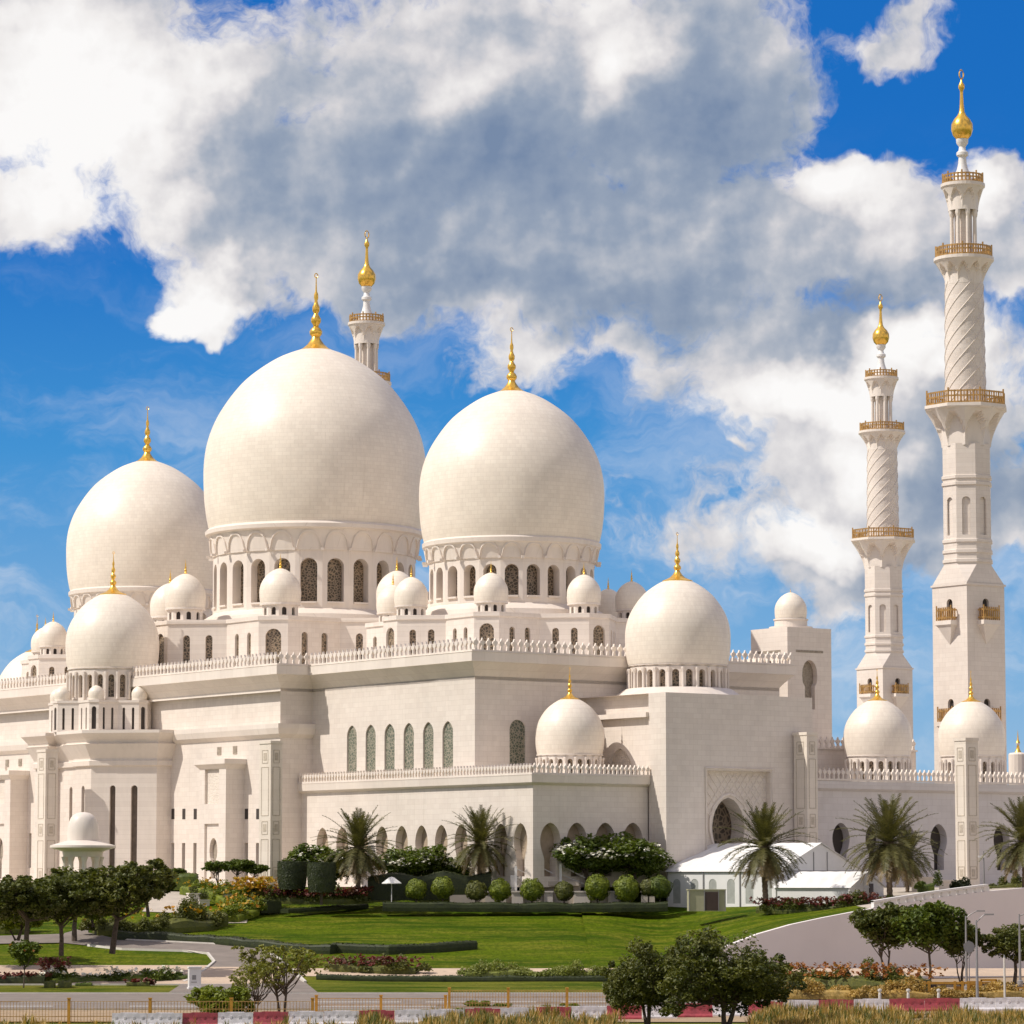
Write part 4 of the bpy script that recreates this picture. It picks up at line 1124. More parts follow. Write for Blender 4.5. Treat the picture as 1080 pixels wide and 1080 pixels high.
def tree_proto(seed, H, blobs, n, s, leafm, trunk_h, tr=.22, limbs=6, lean=0., multi=1, bark='bark', flowers=None, up=.35, lump=.32, shell=.55):
    """trunk with limbs, and a crown; blobs in metres"""
    R = random.Random(seed); o = bpy.data.objects.new('tree', None); tb = MB()
    for q in range(multi):
        base = Vector((R.uniform(-.15, .15), R.uniform(-.15, .15), -.3)); top = Vector((lean + (R.uniform(-.8, .8) if multi > 1 else 0), R.uniform(-.3, .3), trunk_h))
        mid = base.lerp(top, .5) + Vector((R.uniform(-.15, .15), R.uniform(-.15, .15), 0)); tb.tube([base, mid, top], [tr, tr * .8, tr * .65], 8)
        for k in range(limbs):
            b = R.choice(blobs); e = Vector(b[:3]) + rnd_dir(R) * min(b[3:6]) * .5; st = mid.lerp(top, R.uniform(.5, 1)); m = st.lerp(e, .5) + Vector((0, 0, -.1 * (e - st).length + R.uniform(-.2, .2)))
            tb.tube([st, m, e], [tr * .5, tr * .33, tr * .12], 5)
            e2 = e + rnd_dir(R) * min(b[3:6]) * .5; tb.tube([m, m.lerp(e2, .6), e2], [tr * .3, tr * .18, tr * .07], 4)
    cb = MB(); clumps(cb, blobs, int(n * 1.45), s * 1.12, R, up, shell, lump * 1.35)
    return tb, cb
def make_tree(name, label, cat, group, loc, rz, sc, spec):
    o = empty(name, loc, rz, label, cat, group)
    t = spec['tb'].build('trunk', spec.get('bark', 'bark'), o, True) if 'tm' not in spec else None
    if t: spec['tm'] = t.data
    else:
        t = bpy.data.objects.new('trunk', spec['tm']); C.objects.link(t); t.parent = o
    if 'cm' not in spec: c = spec['cb'].build('crown', spec['leaf'], o); spec['cm'] = c.data
    else: c = bpy.data.objects.new('crown', spec['cm']); C.objects.link(c); c.parent = o
    if 'fb' in spec:
        if 'fm' not in spec: f = spec['fb'].build('blossom', spec['flower'], c); spec['fm'] = f.data
        else: f = bpy.data.objects.new('blossom', spec['fm']); C.objects.link(f); f.parent = c
    o.scale = (sc, sc, sc) if isinstance(sc, (int, float)) else sc
    return o
def spec(seed, leafm, blobs, n, s, th, flower=None, nf=0, **kw):
    tb, cb = tree_proto(seed, 0, blobs, n, s, leafm, th, **kw); d = dict(tb=tb, cb=cb, leaf=leafm)
    if flower:
        R = random.Random(seed + 99); fb = MB()
        for _ in range(nf):
            b = R.choice(blobs); dd = rnd_dir(R); dd.z = abs(dd.z) * .8 - .1; p = Vector((b[0] + dd.x * b[3] * 1.02, b[1] + dd.y * b[4] * 1.02, b[2] + dd.z * b[5] * 1.02))
            for _ in range(3): leaf(fb, p + rnd_dir(R) * .08, .13, R, 1.0, .8)
        d['fb'] = fb; d['flower'] = flower
    return d
def rblobs(seed, W, Hh, z0, k, flat=.6):
    """irregular crown: k ellipsoids inside a W wide, Hh high envelope whose bottom is z0"""
    R = random.Random(seed); out = [(0, 0, z0 + Hh * .5, W * .34, W * .32, Hh * .38)]
    for i in range(k):
        a = 2 * pi * i / k + R.uniform(-.4, .4); q = R.uniform(.20, .36) * W; r = W * R.uniform(.15, .23)
        out.append((q * cos(a), q * sin(a), z0 + Hh * R.uniform(.30, .74), r, r, r * flat * R.uniform(.8, 1.15)))
    return out
# prototypes
SP = {}
SP['dark'] = spec(1, 'leaf_dark', rblobs(11, 9, 6.2, 2.6, 11), 11000, .18, 3.2, tr=.26)
SP['dark2'] = spec(2, 'leaf_mid', rblobs(12, 8.6, 5.2, 2.4, 11), 9000, .17, 3.2, tr=.24)
SP['wide'] = spec(3, 'leaf_dark', rblobs(13, 10.5, 4.6, 2.2, 12, .5), 11000, .18, 3.0, tr=.26)
SP['round'] = spec(4, 'leaf_green', rblobs(14, 5.8, 4.6, 2.5, 8, .8), 6500, .17, 3.0, tr=.13, lump=.4)
SP['round2'] = spec(5, 'leaf_dark', rblobs(15, 5.6, 3.9, 2.6, 8, .75), 6000, .17, 2.6, tr=.10, multi=3, limbs=3, lump=.4)
SP['bush'] = spec(6, 'leaf_mid', rblobs(16, 10, 6.0, .8, 14, .8), 17000, .125, 2.4, tr=.2, multi=3, lump=.30)
SP['airy'] = spec(7, 'leaf_airy', rblobs(17, 6.6, 3.4, 3.2, 11, .40), 2300, .115, 3.2, tr=.11, multi=2, limbs=14, lump=.26)
SP['lowbush'] = spec(8, 'leaf_lime', rblobs(18, 5, 3.0, .4, 8, .9), 4500, .14, 1.2, tr=.1, multi=3)
SP['frangi'] = spec(9, 'leaf_green', rblobs(19, 5.8, 3.3, .7, 14, .85), 8500, .15, 1.5, 'white_flower', 520, tr=.15, multi=3, limbs=5, lump=.42)
SP['umbrella'] = spec(10, 'leaf_green', rblobs(20, 3.9, 1.6, 1.5, 7, .5), 3200, .13, 1.6, tr=.08, multi=3, limbs=4, lump=.45)
SP['small'] = spec(21, 'leaf_green', rblobs(22, 3.6, 3.2, 2.0, 7, .8), 2200, .15, 2.4, 'orange_flower', 26, tr=.08)
def T(kind, name, px, py, w_px, Y=None, label='', group=None, rz=0., cat='tree', w0=None, base=None, hs=1.):
    """tree standing at picture (px, py) of its foot, crown w_px wide"""
    p = on_ground(px, py) if Y is None else at_Y(px, py, Y)
    w = {'dark': 9, 'dark2': 8.6, 'wide': 10.5, 'round': 5.8, 'round2': 5.6, 'bush': 10, 'airy': 6.2, 'lowbush': 5, 'frangi': 5.6, 'umbrella': 3.9, 'small': 3.6}[kind]
    s = w_px * p.y / F / w * 1.2; hs *= .88
    return make_tree(name, label, cat, group, p, rz, (s, s, s * hs), SP[kind])
# trees on the left
G1 = 'garden trees on the left'
T('dark', 'garden_tree', 80, 990, 88, 368, 'rounded dark tree rising behind the others, in front of the domed kiosk', G1, .3, hs=.86)
T('wide', 'garden_tree', 28, 1001, 108, 332, 'broad dark spreading tree at the left edge of the picture', G1, 1.1, hs=1.05)
T('dark2', 'garden_tree', 121, 1002, 104, 338, 'olive green spreading tree with a visible forked trunk beside the drive', G1, 2.2, hs=1.0)
T('dark', 'garden_tree', 63, 1005, 84, 334, 'dark tree with a thin trunk overlapping the broad spreading tree', G1, 3.6, hs=1.02)
T('wide', 'garden_tree', -12, 992, 90, 345, 'dark tree cut off by the left edge', G1, 4.0)
T('small', 'flowering_tree', 26, 1042, 34, None, 'small young tree with orange flowers standing on the roadside pavement', None, .5)
T('dark2', 'garden_tree', 155, 965, 62, 385, 'olive tree behind the spreading tree by the drive', G1, 5.1, hs=.9)
T('lowbush', 'shrub', 18, 988, 60, 352, 'yellow green bush mass at the left edge under the trees', None, .3, 'shrub')
T('lowbush', 'shrub', 98, 975, 40, 372, 'reddish green bush below the rounded dark tree, beside the drive', None, 1.9, 'shrub')
# airy foreground trees
T('airy', 'acacia_tree', 298, 1088, 78, 268, 'thin yellow green feathery tree in the foreground by the fence', 'feathery foreground trees', .2, hs=1.12)
T('airy', 'acacia_tree', 268, 1090, 48, 266, 'smaller feathery tree just left of the larger feathery foreground tree', 'feathery foreground trees', 2.4, hs=1.5)
T('lowbush', 'shrub', 235, 1084, 62, 262, 'rounded yellow green bush at the foot of the feathery trees', None, .6, 'shrub')
T('lowbush', 'shrub', 492, 1086, 36, 262, 'small pale bush in front of the barrier row, mid picture', None, 1.6, 'shrub', hs=.9)
T('bush', 'bushy_tree', 765, 1089, 134, None, 'largest dense bushy foreground tree, right of its darker twin', 'dense bushy foreground trees', .4, hs=1.12)
T('bush', 'bushy_tree', 683, 1086, 92, None, 'narrower dense bushy foreground tree touching the largest one from the left', 'dense bushy foreground trees', 2.7, hs=1.42)
# trees by the retaining wall
G2 = 'roadside trees before the grey retaining wall'
T('round2', 'roadside_tree', 934, 1036, 60, 335, 'roadside tree with several thin forked stems, leftmost before the grey wall', G2, .2, hs=1.12)
T('round', 'roadside_tree', 979, 1038, 66, 332, 'brighter green roadside tree with one straight trunk, tallest before the grey wall', G2, 1.2, hs=1.05)
T('round2', 'roadside_tree', 1014, 1037, 44, 334, 'small slanting roadside tree behind the round sign', G2, 2.6, hs=1.2)
T('dark2', 'roadside_tree', 1071, 1036, 66, 334, 'roadside tree cut by the right edge, behind the street lamp', G2, 3.1, hs=1.0)
# frangipanis and small umbrella trees near the walls
G3 = 'white flowering frangipani trees along the mosque wall'
for px, py, w, Y, l in ((343, 938, 66, 408, 'white flowering frangipani behind the clipped drum hedges'), (433, 936, 62, 408, 'white flowering frangipani between the two palms of the lawn'), (487, 934, 46, 410, 'frangipani directly behind the shorter bushy palm'),
                        (540, 934, 50, 411, 'dull frangipani beside the stair railing'), (622, 934, 78, 402, 'left one of the two widest frangipanis, right of the stair railing'), (668, 933, 66, 403, 'right one of the two widest frangipanis, by the portal block corner'), (573, 934, 36, 412, 'small frangipani behind the stair railing')):
    T('frangi', 'frangipani_tree', px, py, w, Y, l, G3, px * .37, hs=.95)
G4 = 'small umbrella shaped trees by the panelled bay'
for i, (px, w) in enumerate(((230, 30), (250, 32), (268, 26), (186, 18))):
    T('umbrella', 'umbrella_tree', px, 934 if i < 3 else 931, w, 418, ['leftmost of three small umbrella trees by the panelled bay', 'middle one of three small umbrella trees by the panelled bay', 'umbrella tree nearest the tall pylon', 'low grey green round shrub tree against the mosque wall'][i], G4, px * .7, hs=1.05)
# ------------------------------------------------------------------ palms
def make_palm(seed, Ht=5.5, nf=92, L=5.2):
    R = random.Random(seed); o = empty('date_palm')
    tb = MB(); pts = []; rad = []
    for k in range(25):
        z = Ht * k / 24; pts.append((.12 * sin(z * .4), .08 * sin(z * .3 + 1), z)); rad.append(.26 + (.05 if k % 2 else 0) + (.10 if k > 20 else 0) + (.12 if k == 0 else 0))
    tb.tube(pts, rad, 10); tb.build('trunk', 'palm_bark', o, True)
    top = Vector(pts[-1]); fm = MB(); dry = MB()
    for i in range(nf):
        q = i / nf; el = radians(84 - 140 * q ** 1.0 + R.uniform(-7, 7)); az = i * 2.39996 + R.uniform(-.25, .25); l = L * R.uniform(.85, 1.08) * (.80 + .25 * sin(pi * min(1, q * 1.3)))
        d = Vector((cos(el) * cos(az), cos(el) * sin(az), sin(el))); p = top + Vector((0, 0, -.35 * q)); ptsf = [p.copy()]; droop = .026 + .036 * (1 - abs(sin(el)))
        n = 11
        for k in range(n):
            d = (d + Vector((0, 0, -droop * (1 + k * .18)))).normalized(); p = p + d * (l / n); ptsf.append(p.copy())
        tgt = dry if q > .80 else fm
        tgt.tube(ptsf, [.035 * (1 - k / (n + 2)) + .008 for k in range(n + 1)], 3, False)
        side = Vector((-sin(az), cos(az), 0))
        for k in range(2, n * 3):
            t = k / (n * 3); j = min(int(t * n), n - 1); c = ptsf[j].lerp(ptsf[j + 1], t * n - j); dd = (ptsf[j + 1] - ptsf[j]).normalized(); upv = side.cross(dd)
            ll = .74 * (1 - abs(t - .42) ** 1.5 * 1.6) * R.uniform(.85, 1.1)
            for sg in (-1, 1):
                e = c + (side * sg * .80 + dd * .62 + upv * R.uniform(-.05, .40) * (1 if upv.z > 0 else -1)).normalized() * ll + Vector((0, 0, -.10 * ll)); w = dd * .062
                tgt.face([c - w, c + w, e + w * .3, e - w * .3])
    fm.build('crown', 'leaf_palm', o); dry.build('dry_fronds', 'leaf_dry', o)
    # boots of old leaf bases under the crown
    b = MB()
    for k in range(60):
        a = k * 2.4; z = Ht - 1.3 + 1.3 * k / 60; c = top + Vector((cos(a) * .33, sin(a) * .33, z - Ht)); b.tube([c, c + Vector((cos(a) * .22, sin(a) * .22, .35))], [.07, .03], 4)
    b.build('leaf_bases', 'palm_bark', o)
    return o
pal = [make_palm(31), make_palm(47, 5.2, 96, 5.3)]
PL = [(377, 946, 400, 1.02, 'slender palm standing on the back of the lawn behind the hedge', 0), (507, 934, 402, .93, 'bushy palm with drooping brown fronds, partly hidden by the hedge', 1),
      (808, 952, 384, 1.10, 'tall palm in front of the white marquee tents', 0), (938, 947, 388, 1.16, 'large palm right of the small white tent', 1), (1080, 945, 386, 1.10, 'palm at the right edge of the picture, beyond the hedge', 0), (957, 946, 400, .80, 'shorter palm half hidden behind the large palm', 0)]
for i, (px, py, Y, s, l, k) in enumerate(PL):
    src = pal[k]; o = src if not src.get('used') else copy_tree(src)
    src['used'] = True
    place(o, at_Y(px, py, Y), 1.3 * i, s, l, 'date palms in front of the mosque', 'palm tree')
for s in pal: 
    del s['used']
for o in bpy.data.objects:
    if 'used' in o: del o['used']
# ------------------------------------------------------------------ clipped hedges and topiary
def surf_leaves(mb, pts, s, R):
    for p, n in pts:
        a = (n.orthogonal().normalized()); a = Matrix.Rotation(R.uniform(0, 6.28), 3, n) @ a; b = n.cross(a); t = n * R.uniform(-.25, .9) * s
        mb.face([p - a * s, p - b * s * .6 + t * .6, p + a * s + t, p + b * s * .6])
def hedge_mesh(path, w, h, seed, leaf_s=.13, dens=26, wob=.12, wiggle=None):
    """a clipped hedge following a ground path (list of world points)"""
    R = random.Random(seed); mb = MB(); P = [Vector(p) for p in path]
    rows = []
    N = 8; dense = []
    for a, b in zip(P, P[1:]):
        m = max(1, int((b - a).length / .7))
        for j in range(m): dense.append(a.lerp(b, j / m))
    dense.append(P[-1])
    prof = [(-.5, 0), (-.52, .4), (-.5, .8), (-.42, .96), (-.2, 1.0), (.2, 1.0), (.42, .96), (.5, .8), (.52, .4), (.5, 0)]
    for i, p in enumerate(dense):
        d = (dense[min(i + 1, len(dense) - 1)] - dense[max(i - 1, 0)]); d.z = 0; d.normalize(); nn = Vector((d.y, -d.x, 0)); k = noise.noise(p * .35) * wob; row = []
        for x, z in prof: row.append(p + nn * (x * w * (1 + k)) + Vector((0, 0, z * h * (1 + k * (1.6 if z > .5 else 0)) - .1)))
        rows.append(row)
    mb.grid(rows); mb.face(rows[0]); mb.face(rows[-1])
    pts = []
    for r0, r1 in zip(rows, rows[1:]):
        for j in range(len(prof) - 1):
            A = (Vector(r1[j]) - Vector(r0[j])); B = Vector(r0[j + 1]) - Vector(r0[j]); nrm = A.cross(B); ar = nrm.length
            if ar < 1e-6: continue
            nrm.normalize()
            for _ in range(max(1, int(ar * dens * R.uniform(.6, 1.4)))):
                u, v = R.random(), R.random(); pts.append((Vector(r0[j]) + A * u + B * v, -nrm if nrm.z < 0 and j in (3, 4, 5) else nrm))
    surf_leaves(mb, pts, leaf_s, R); return mb
def hedge(px_pts, w, h, mat, label, name='hedge', Y=None, seed=1, cat='hedge', flowers=None, nfl=0, **kw):
    P = [on_ground(*p) if len(p) == 2 else at_Y(*p) for p in px_pts]
    c = P[len(P) // 2].copy()
    if kw.get('wob', .12) >= .25:
        mb = hedge_mesh([p - c for p in P], w * .62, h * .55, seed, .15, 10, .3); R = random.Random(seed); Q = [p - c for p in P]
        for a, b in zip(Q, Q[1:]):
            m = max(2, int((b - a).length / .55)); lumpy = 1 + .35 * noise.noise(a * .2)
            for j in range(m):
                p = a.lerp(b, (j + R.random()) / m) + Vector((R.uniform(-.3, .3) * w, R.uniform(-.3, .3) * w, 0)); k = R.uniform(.65, 1.2) * (1 + .8 * noise.noise(p * .22)); r = min(w * .34, .9)
                for _ in range(int(170 * max(w * h, 1.2) ** .6)):
                    e = rnd_dir(R) * R.uniform(.45, 1); e = Vector((e.x * r, e.y * r, abs(e.z) * h * k * .75 + (.25 * h * k))); leaf(mb, p + e, .13, R, .3)
    else: mb = hedge_mesh([p - c for p in P], w, h, seed, **kw)
    if not flowers: o = mb.build(name, mat, None, False, c); return tag(o, label, cat)
    o = empty(name, c, 0, label, cat); mb.build('foliage', mat, o); R = random.Random(seed + 5); fb = MB()
    Q = [p - c for p in P]
    nfl = int(nfl * .55)
    for _ in range(nfl):
        i = R.randrange(len(Q) - 1); p = Q[i].lerp(Q[i + 1], R.random()) + Vector((R.uniform(-.5, .5) * w, R.uniform(-.55, .35) * w, h * R.uniform(.5, 1.08) - .05)); s = R.uniform(.08, .17)
        for _ in range(4): leaf(fb, p + rnd_dir(R) * .14 + Vector((0, 0, .12 * h)), s * 1.3, R, .6, .8)
    fb.build('blossom', flowers, o); return o
# drum shaped clipped hedges
def drum(px, py, w_px, h_px, Y, label):
    c = at_Y(px, py, Y); r = w_px / 2 * Y / F; h = h_px * Y / F; R = random.Random(int(px)); mb = MB()
    prof = [(.86, .0), (.93, .2), (.99, .5), (1.0, .85), (.98, .97), (.8, 1.0), (0, 1.0)]; mb.lathe([(q * r, z * h) for q, z in prof], 28, (0, 0, 1.0)); pts = []
    for _ in range(2600):
        a = R.uniform(0, 6.28); z = R.random(); q = interp(z, [(p[1], p[0]) for p in prof[:5]]); pts.append((Vector((cos(a) * q * r, sin(a) * q * r, 1.0 + z * h)), Vector((cos(a), sin(a), 0))))
    for _ in range(900):
        a = R.uniform(0, 6.28); q = sqrt(R.random()); pts.append((Vector((cos(a) * q * r, sin(a) * q * r, 1.0 + h)), Vector((0, 0, 1))))
    surf_leaves(mb, pts, .09, R); o = empty('clipped_tree', c - Vector((0, 0, 1.0)), 0, label, 'topiary', 'drum shaped clipped trees'); mb.build('crown', 'leaf_hedge', o)
    t = MB(); t.tube([(0, 0, -.4), (0, 0, 1.2)], .16, 8); t.build('trunk', 'bark', o)
drum(308, 938, 31, 29, 398, 'left one of the two drum shaped clipped trees, by the tall pylon'); drum(339, 941, 30, 31, 394, 'right one of the two drum shaped clipped trees, next to the slender palm')
def ball(px, py, r_px, Y, mat, label):
    c = at_Y(px, py, Y); r = r_px * .97 * Y / F; R = random.Random(int(px)); mb = MB(); ar = R.uniform(.92, 1.05)
    mb.lathe([(r * .9 * sin(pi * k / 10), -r * .9 * ar * cos(pi * k / 10)) for k in range(11)], 18); pts = []
    for _ in range(1700):
        d = rnd_dir(R); k = 1 + .26 * noise.noise(d * 1.9 + Vector((px, 0, 0))); pts.append((Vector((d.x * r * k, d.y * r * k, d.z * r * k * ar)), d))
    surf_leaves(mb, pts, .13, R); o = empty('topiary_ball', (c.x, c.y, c.z - r - .25), 0, label, 'topiary', 'ball shaped clipped bushes along the terrace'); mb.build('crown', mat, o, False, (0, 0, r + .25))
    t = MB(); t.tube([(0, 0, -.5), (0, 0, .5)], .09, 6); t.build('trunk', 'bark', o)
BL = [(439, 938, 11, 'leaf_lime'), (467, 936, 11.5, 'leaf_lime'), (502, 939.5, 11, 'leaf_olive'), (527, 939, 11.5, 'leaf_lime'), (561, 938.5, 12, 'leaf_lime'), (595, 939.5, 9.5, 'leaf_olive'), (630, 936, 13, 'leaf_lime'), (661, 937.5, 13.5, 'leaf_lime'), (696, 935.5, 12.5, 'leaf_green'), (684, 936, 9, 'leaf_olive')]
ordn = ['first', 'second', 'third', 'fourth', 'fifth', 'sixth', 'seventh', 'eighth', 'ninth', 'tenth', 'eleventh', 'twelfth', 'thirteenth', 'fourteenth', 'fifteenth', 'sixteenth', 'seventeenth', 'eighteenth', 'nineteenth', 'twentieth', 'twenty-first', 'twenty-second', 'twenty-third', 'twenty-fourth', 'twenty-fifth', 'twenty-sixth', 'twenty-seventh', 'twenty-eighth', 'twenty-ninth', 'thirtieth', 'thirty-first', 'thirty-second', 'thirty-third', 'thirty-fourth', 'thirty-fifth', 'thirty-sixth']
order = sorted(range(len(BL)), key=lambda i: BL[i][0])
for rank, i in enumerate(order):
    px, py, r, m = BL[i]; tone = {'leaf_lime': 'bright lime', 'leaf_olive': 'dull olive', 'leaf_green': 'dark green'}[m]
    ball(px, py, r, 397, m, f'{tone} ball shaped bush, {ordn[rank]} from the left along the terrace')
hedge([(388, 949, 402), (455, 948, 402), (518, 947, 402)], 1.6, 2.9, 'leaf_hedge', 'tall dark clipped hedge block below the two lawn palms', seed=3)
hedge([(404, 960, 396), (480, 960.5, 396), (560, 961, 396), (640, 961, 396), (704, 960, 396)], 2.0, 1.0, 'leaf_hedge', 'long low dark hedge along the back edge of the lawn', seed=4, leaf_s=.12)
hedge([(238, 952, 405), (262, 956, 400), (286, 962, 396)], 2.5, 1.2, 'leaf_hedge', 'low dark hedge under the yellow flowering bushes', seed=5)
hedge([(300, 962, 394), (340, 960, 398), (385, 957, 402)], 1.3, .5, 'leaf_hedge', 'thin dark hedge strip at the upper left corner of the lawn', seed=6)
hedge([(122, 991), (174, 993), (226, 995.5), (272, 1000), (310, 1004), (352, 1006)], 1.7, .95, 'leaf_hedge', 'long clipped hedge curving beside the drive, left of the lawn', seed=7, wob=.2)
hedge([(352, 1004), (410, 1006), (460, 1004), (499, 1001)], 1.6, .95, 'leaf_hedge', 'dark curved hedge cutting into the lawn, ending square at its right', seed=8, wob=.04)
hedge([(335, 1033), (385, 1034), (432, 1034.5), (520, 1035), (600, 1035), (660, 1035)], 1.2, .55, 'leaf_hedge', 'low dark hedge along the front edge of the lawn', seed=9)
hedge([(352, 1024), (395, 1026), (440, 1027)], 3.4, 1.3, 'leaf_olive', 'brownish shrub hedge at the lawn front, right of the drive mouth', seed=10, wob=.35, flowers='red_flower', nfl=260)
hedge([(52, 1038), (90, 1036.5), (130, 1036), (170, 1036), (196, 1035)], 3.2, 1.2, 'leaf_green', 'dense green hedge with small yellow flowers behind the pavement', seed=11, wob=.3, flowers='white_flower', nfl=130)
hedge([(-20, 1038), (20, 1038), (48, 1038)], 1.5, .9, 'leaf_hedge', 'dark reddish hedge behind the small flowering tree', seed=12, flowers='red_flower', nfl=200)
hedge([(48, 1034), (66, 1033)], 2.2, 1.7, 'leaf_olive', 'red flowering bush at the left end of the green hedge', seed=13, wob=.4, flowers='red_flower', nfl=160, cat='shrub', name='flowering_shrub')
hedge([(47, 1042), (58, 1042)], 1.0, .75, 'leaf_olive', 'small low shrub on the pavement right of the young flowering tree', seed=14, cat='shrub', name='low_shrub')
hedge([(62, 1042), (75, 1042)], 1.0, .75, 'leaf_olive', 'second small low shrub on the pavement, left of the utility cabinet', seed=15, cat='shrub', name='low_shrub')
hedge([(80, 1040), (97, 1040)], .8, .4, 'leaf_green', 'flat green groundcover clump on the pavement', seed=16, cat='shrub', name='low_shrub')
hedge([(134, 1040), (158, 1040)], 1.1, .5, 'leaf_olive', 'brownish groundcover clump on the pavement, nearest the utility cabinet', seed=17, cat='shrub', name='low_shrub', flowers='red_flower', nfl=60)
# masses of shrubs by the forecourt
hedge([(100, 986), (135, 985), (175, 983), (210, 981), (222, 976)], 5.5, 2.3, 'leaf_olive', 'long bank of yellow green shrubs beside the drive, below the forecourt', seed=18, wob=.5, flowers='yellow_flower', nfl=120, cat='shrubs', name='shrub_bank')
hedge([(202, 945, 412), (232, 948, 408), (250, 957, 400), (262, 965, 394), (240, 972, 388)], 4.5, 1.8, 'leaf_lime', 'curving bank of shrubs with yellow and orange flowers, left of the tall pylon', seed=19, wob=.5, flowers='yellow_flower', nfl=200, cat='shrubs', name='shrub_bank')
hedge([(262, 950, 402), (276, 951, 400)], 4.0, 2.3, 'leaf_olive', 'mound of orange yellow flowers at the foot of the tall pylon', seed=20, wob=.5, flowers='yellow_flower', nfl=480, cat='shrubs', name='flowering_shrub')
hedge([(168, 936, 416), (185, 938, 414), (208, 937, 414)], 2.4, 1.7, 'leaf_green', 'clipped green hedge against the forecourt, left of the umbrella trees', seed=21, wob=.15)
hedge([(286, 952, 399), (310, 953, 398), (335, 953, 397), (360, 953, 398), (384, 951, 400)], 2.2, 1.4, 'leaf_dark', 'bed of crimson flowers below the drum shaped trees', seed=22, wob=.4, flowers='red_flower', nfl=900, cat='flower bed', name='flower_bed')
hedge([(-30, 985), (0, 984), (30, 984)], 5, 2.0, 'leaf_olive', 'bright shrub bank behind the small flowering tree at the left edge', seed=23, wob=.4, cat='shrubs', name='shrub_bank')
hedge([(802, 962, 384), (840, 963, 380), (880, 962, 378), (922, 957.5, 378)], 2.4, 1.35, 'leaf_dark', 'crimson flower bed in front of the small white tent', seed=24, wob=.25, flowers='red_flower', nfl=800, cat='flower bed', name='flower_bed')
hedge([(1005, 940, 392), (1022, 940, 392)], 2.0, 2.1, 'leaf_hedge', 'dark rounded hedge at the foot of the inlaid pylon by the right palm', seed=25, wob=.3)
hedge([(968, 940, 394), (985, 940, 394)], 1.8, 1.9, 'leaf_green', 'green hedge between the large palm and the pylon', seed=26, wob=.3)
hedge([(1042, 940, 394), (1060, 940, 394), (1085, 940, 394)], 1.8, 1.6, 'leaf_olive', 'olive hedge beneath the palm at the right edge', seed=27, wob=.3)
hedge([(930, 951, 386), (960, 949, 388), (1000, 945, 390), (1080, 939, 392)], .8, .55, 'leaf_olive', 'low planting along the top of the ramp balustrade', seed=28, wob=.4, cat='shrubs', name='shrub_bank')
hedge([(490, 1032), (530, 1031), (560, 1030.5), (585, 1031), (612, 1032), (660, 1031)], 2.8, 1.3, 'leaf_light', 'line of yellow green shrubs along the front edge of the lawn', seed=29, wob=.9, cat='shrubs', name='shrub_bank')
hedge([(815, 1042, 325), (850, 1043, 322), (890, 1043.5, 320), (935, 1044, 318), (975, 1045, 316)], 5.0, 2.0, 'leaf_olive', 'straggly shrubs with orange red flowers at the foot of the grey wall', seed=30, wob=.9, flowers='orange_flower', nfl=500, cat='shrubs', name='shrub_bank')
hedge([(790, 1051, 300), (860, 1052, 298), (930, 1053, 296), (1080, 1053, 296)], 3.0, 1.25, 'dry_grass', 'tawny hedge between the barrier row and the shrubs before the wall', seed=31, wob=.6, cat='hedge')
# tall plume grass in front of everything: nobody could count it
def plume_grass(name, xa, xb, pya, pyb, n, seed, Hm=1.0):
    R = random.Random(seed); mb = MB(); mb2 = MB()
    for _ in range(n):
        px = R.uniform(xa, xb); py = R.uniform(pya, pyb); q = noise.noise(Vector((px * .02, py * .1, seed)))
        if q < -.22: continue
        z = -9.75; d = ray(px, py); k = z / d.z; p = Vector((d.x * k, d.y * k, ZE - 9.78)); m = mb if R.random() < .6 else mb2; h = Hm * R.uniform(.5, 1.2) * (1 + q)
        for _ in range(9):
            a = R.uniform(0, 6.28); ln = R.uniform(.1, .55); e = p + Vector((cos(a) * ln, sin(a) * ln, h * R.uniform(.6, 1.1))); w = Vector((-sin(a), cos(a), 0)) * .03; mid = p.lerp(e, .55) + Vector((0, 0, .12 * h))
            m.face([p - w, p + w, mid + w, mid - w]); m.face([mid - w, mid + w, e])
    o = empty(name, (0, 0, 0)); o['kind'] = 'stuff'; m1 = mb.build('tawny_blades', 'dry_grass', o); m3 = mb2.build('green_blades', 'leaf_olive', o); m1['kind'] = 'stuff'; m3['kind'] = 'stuff'
    return o
plume_grass('plume_grass', 790, 1110, 1074, 1098, 3600, 5, .95)
plume_grass('plume_grass', 380, 660, 1078, 1100, 1700, 6, .9)
plume_grass('plume_grass', -20, 380, 1082, 1100, 500, 7, .6)

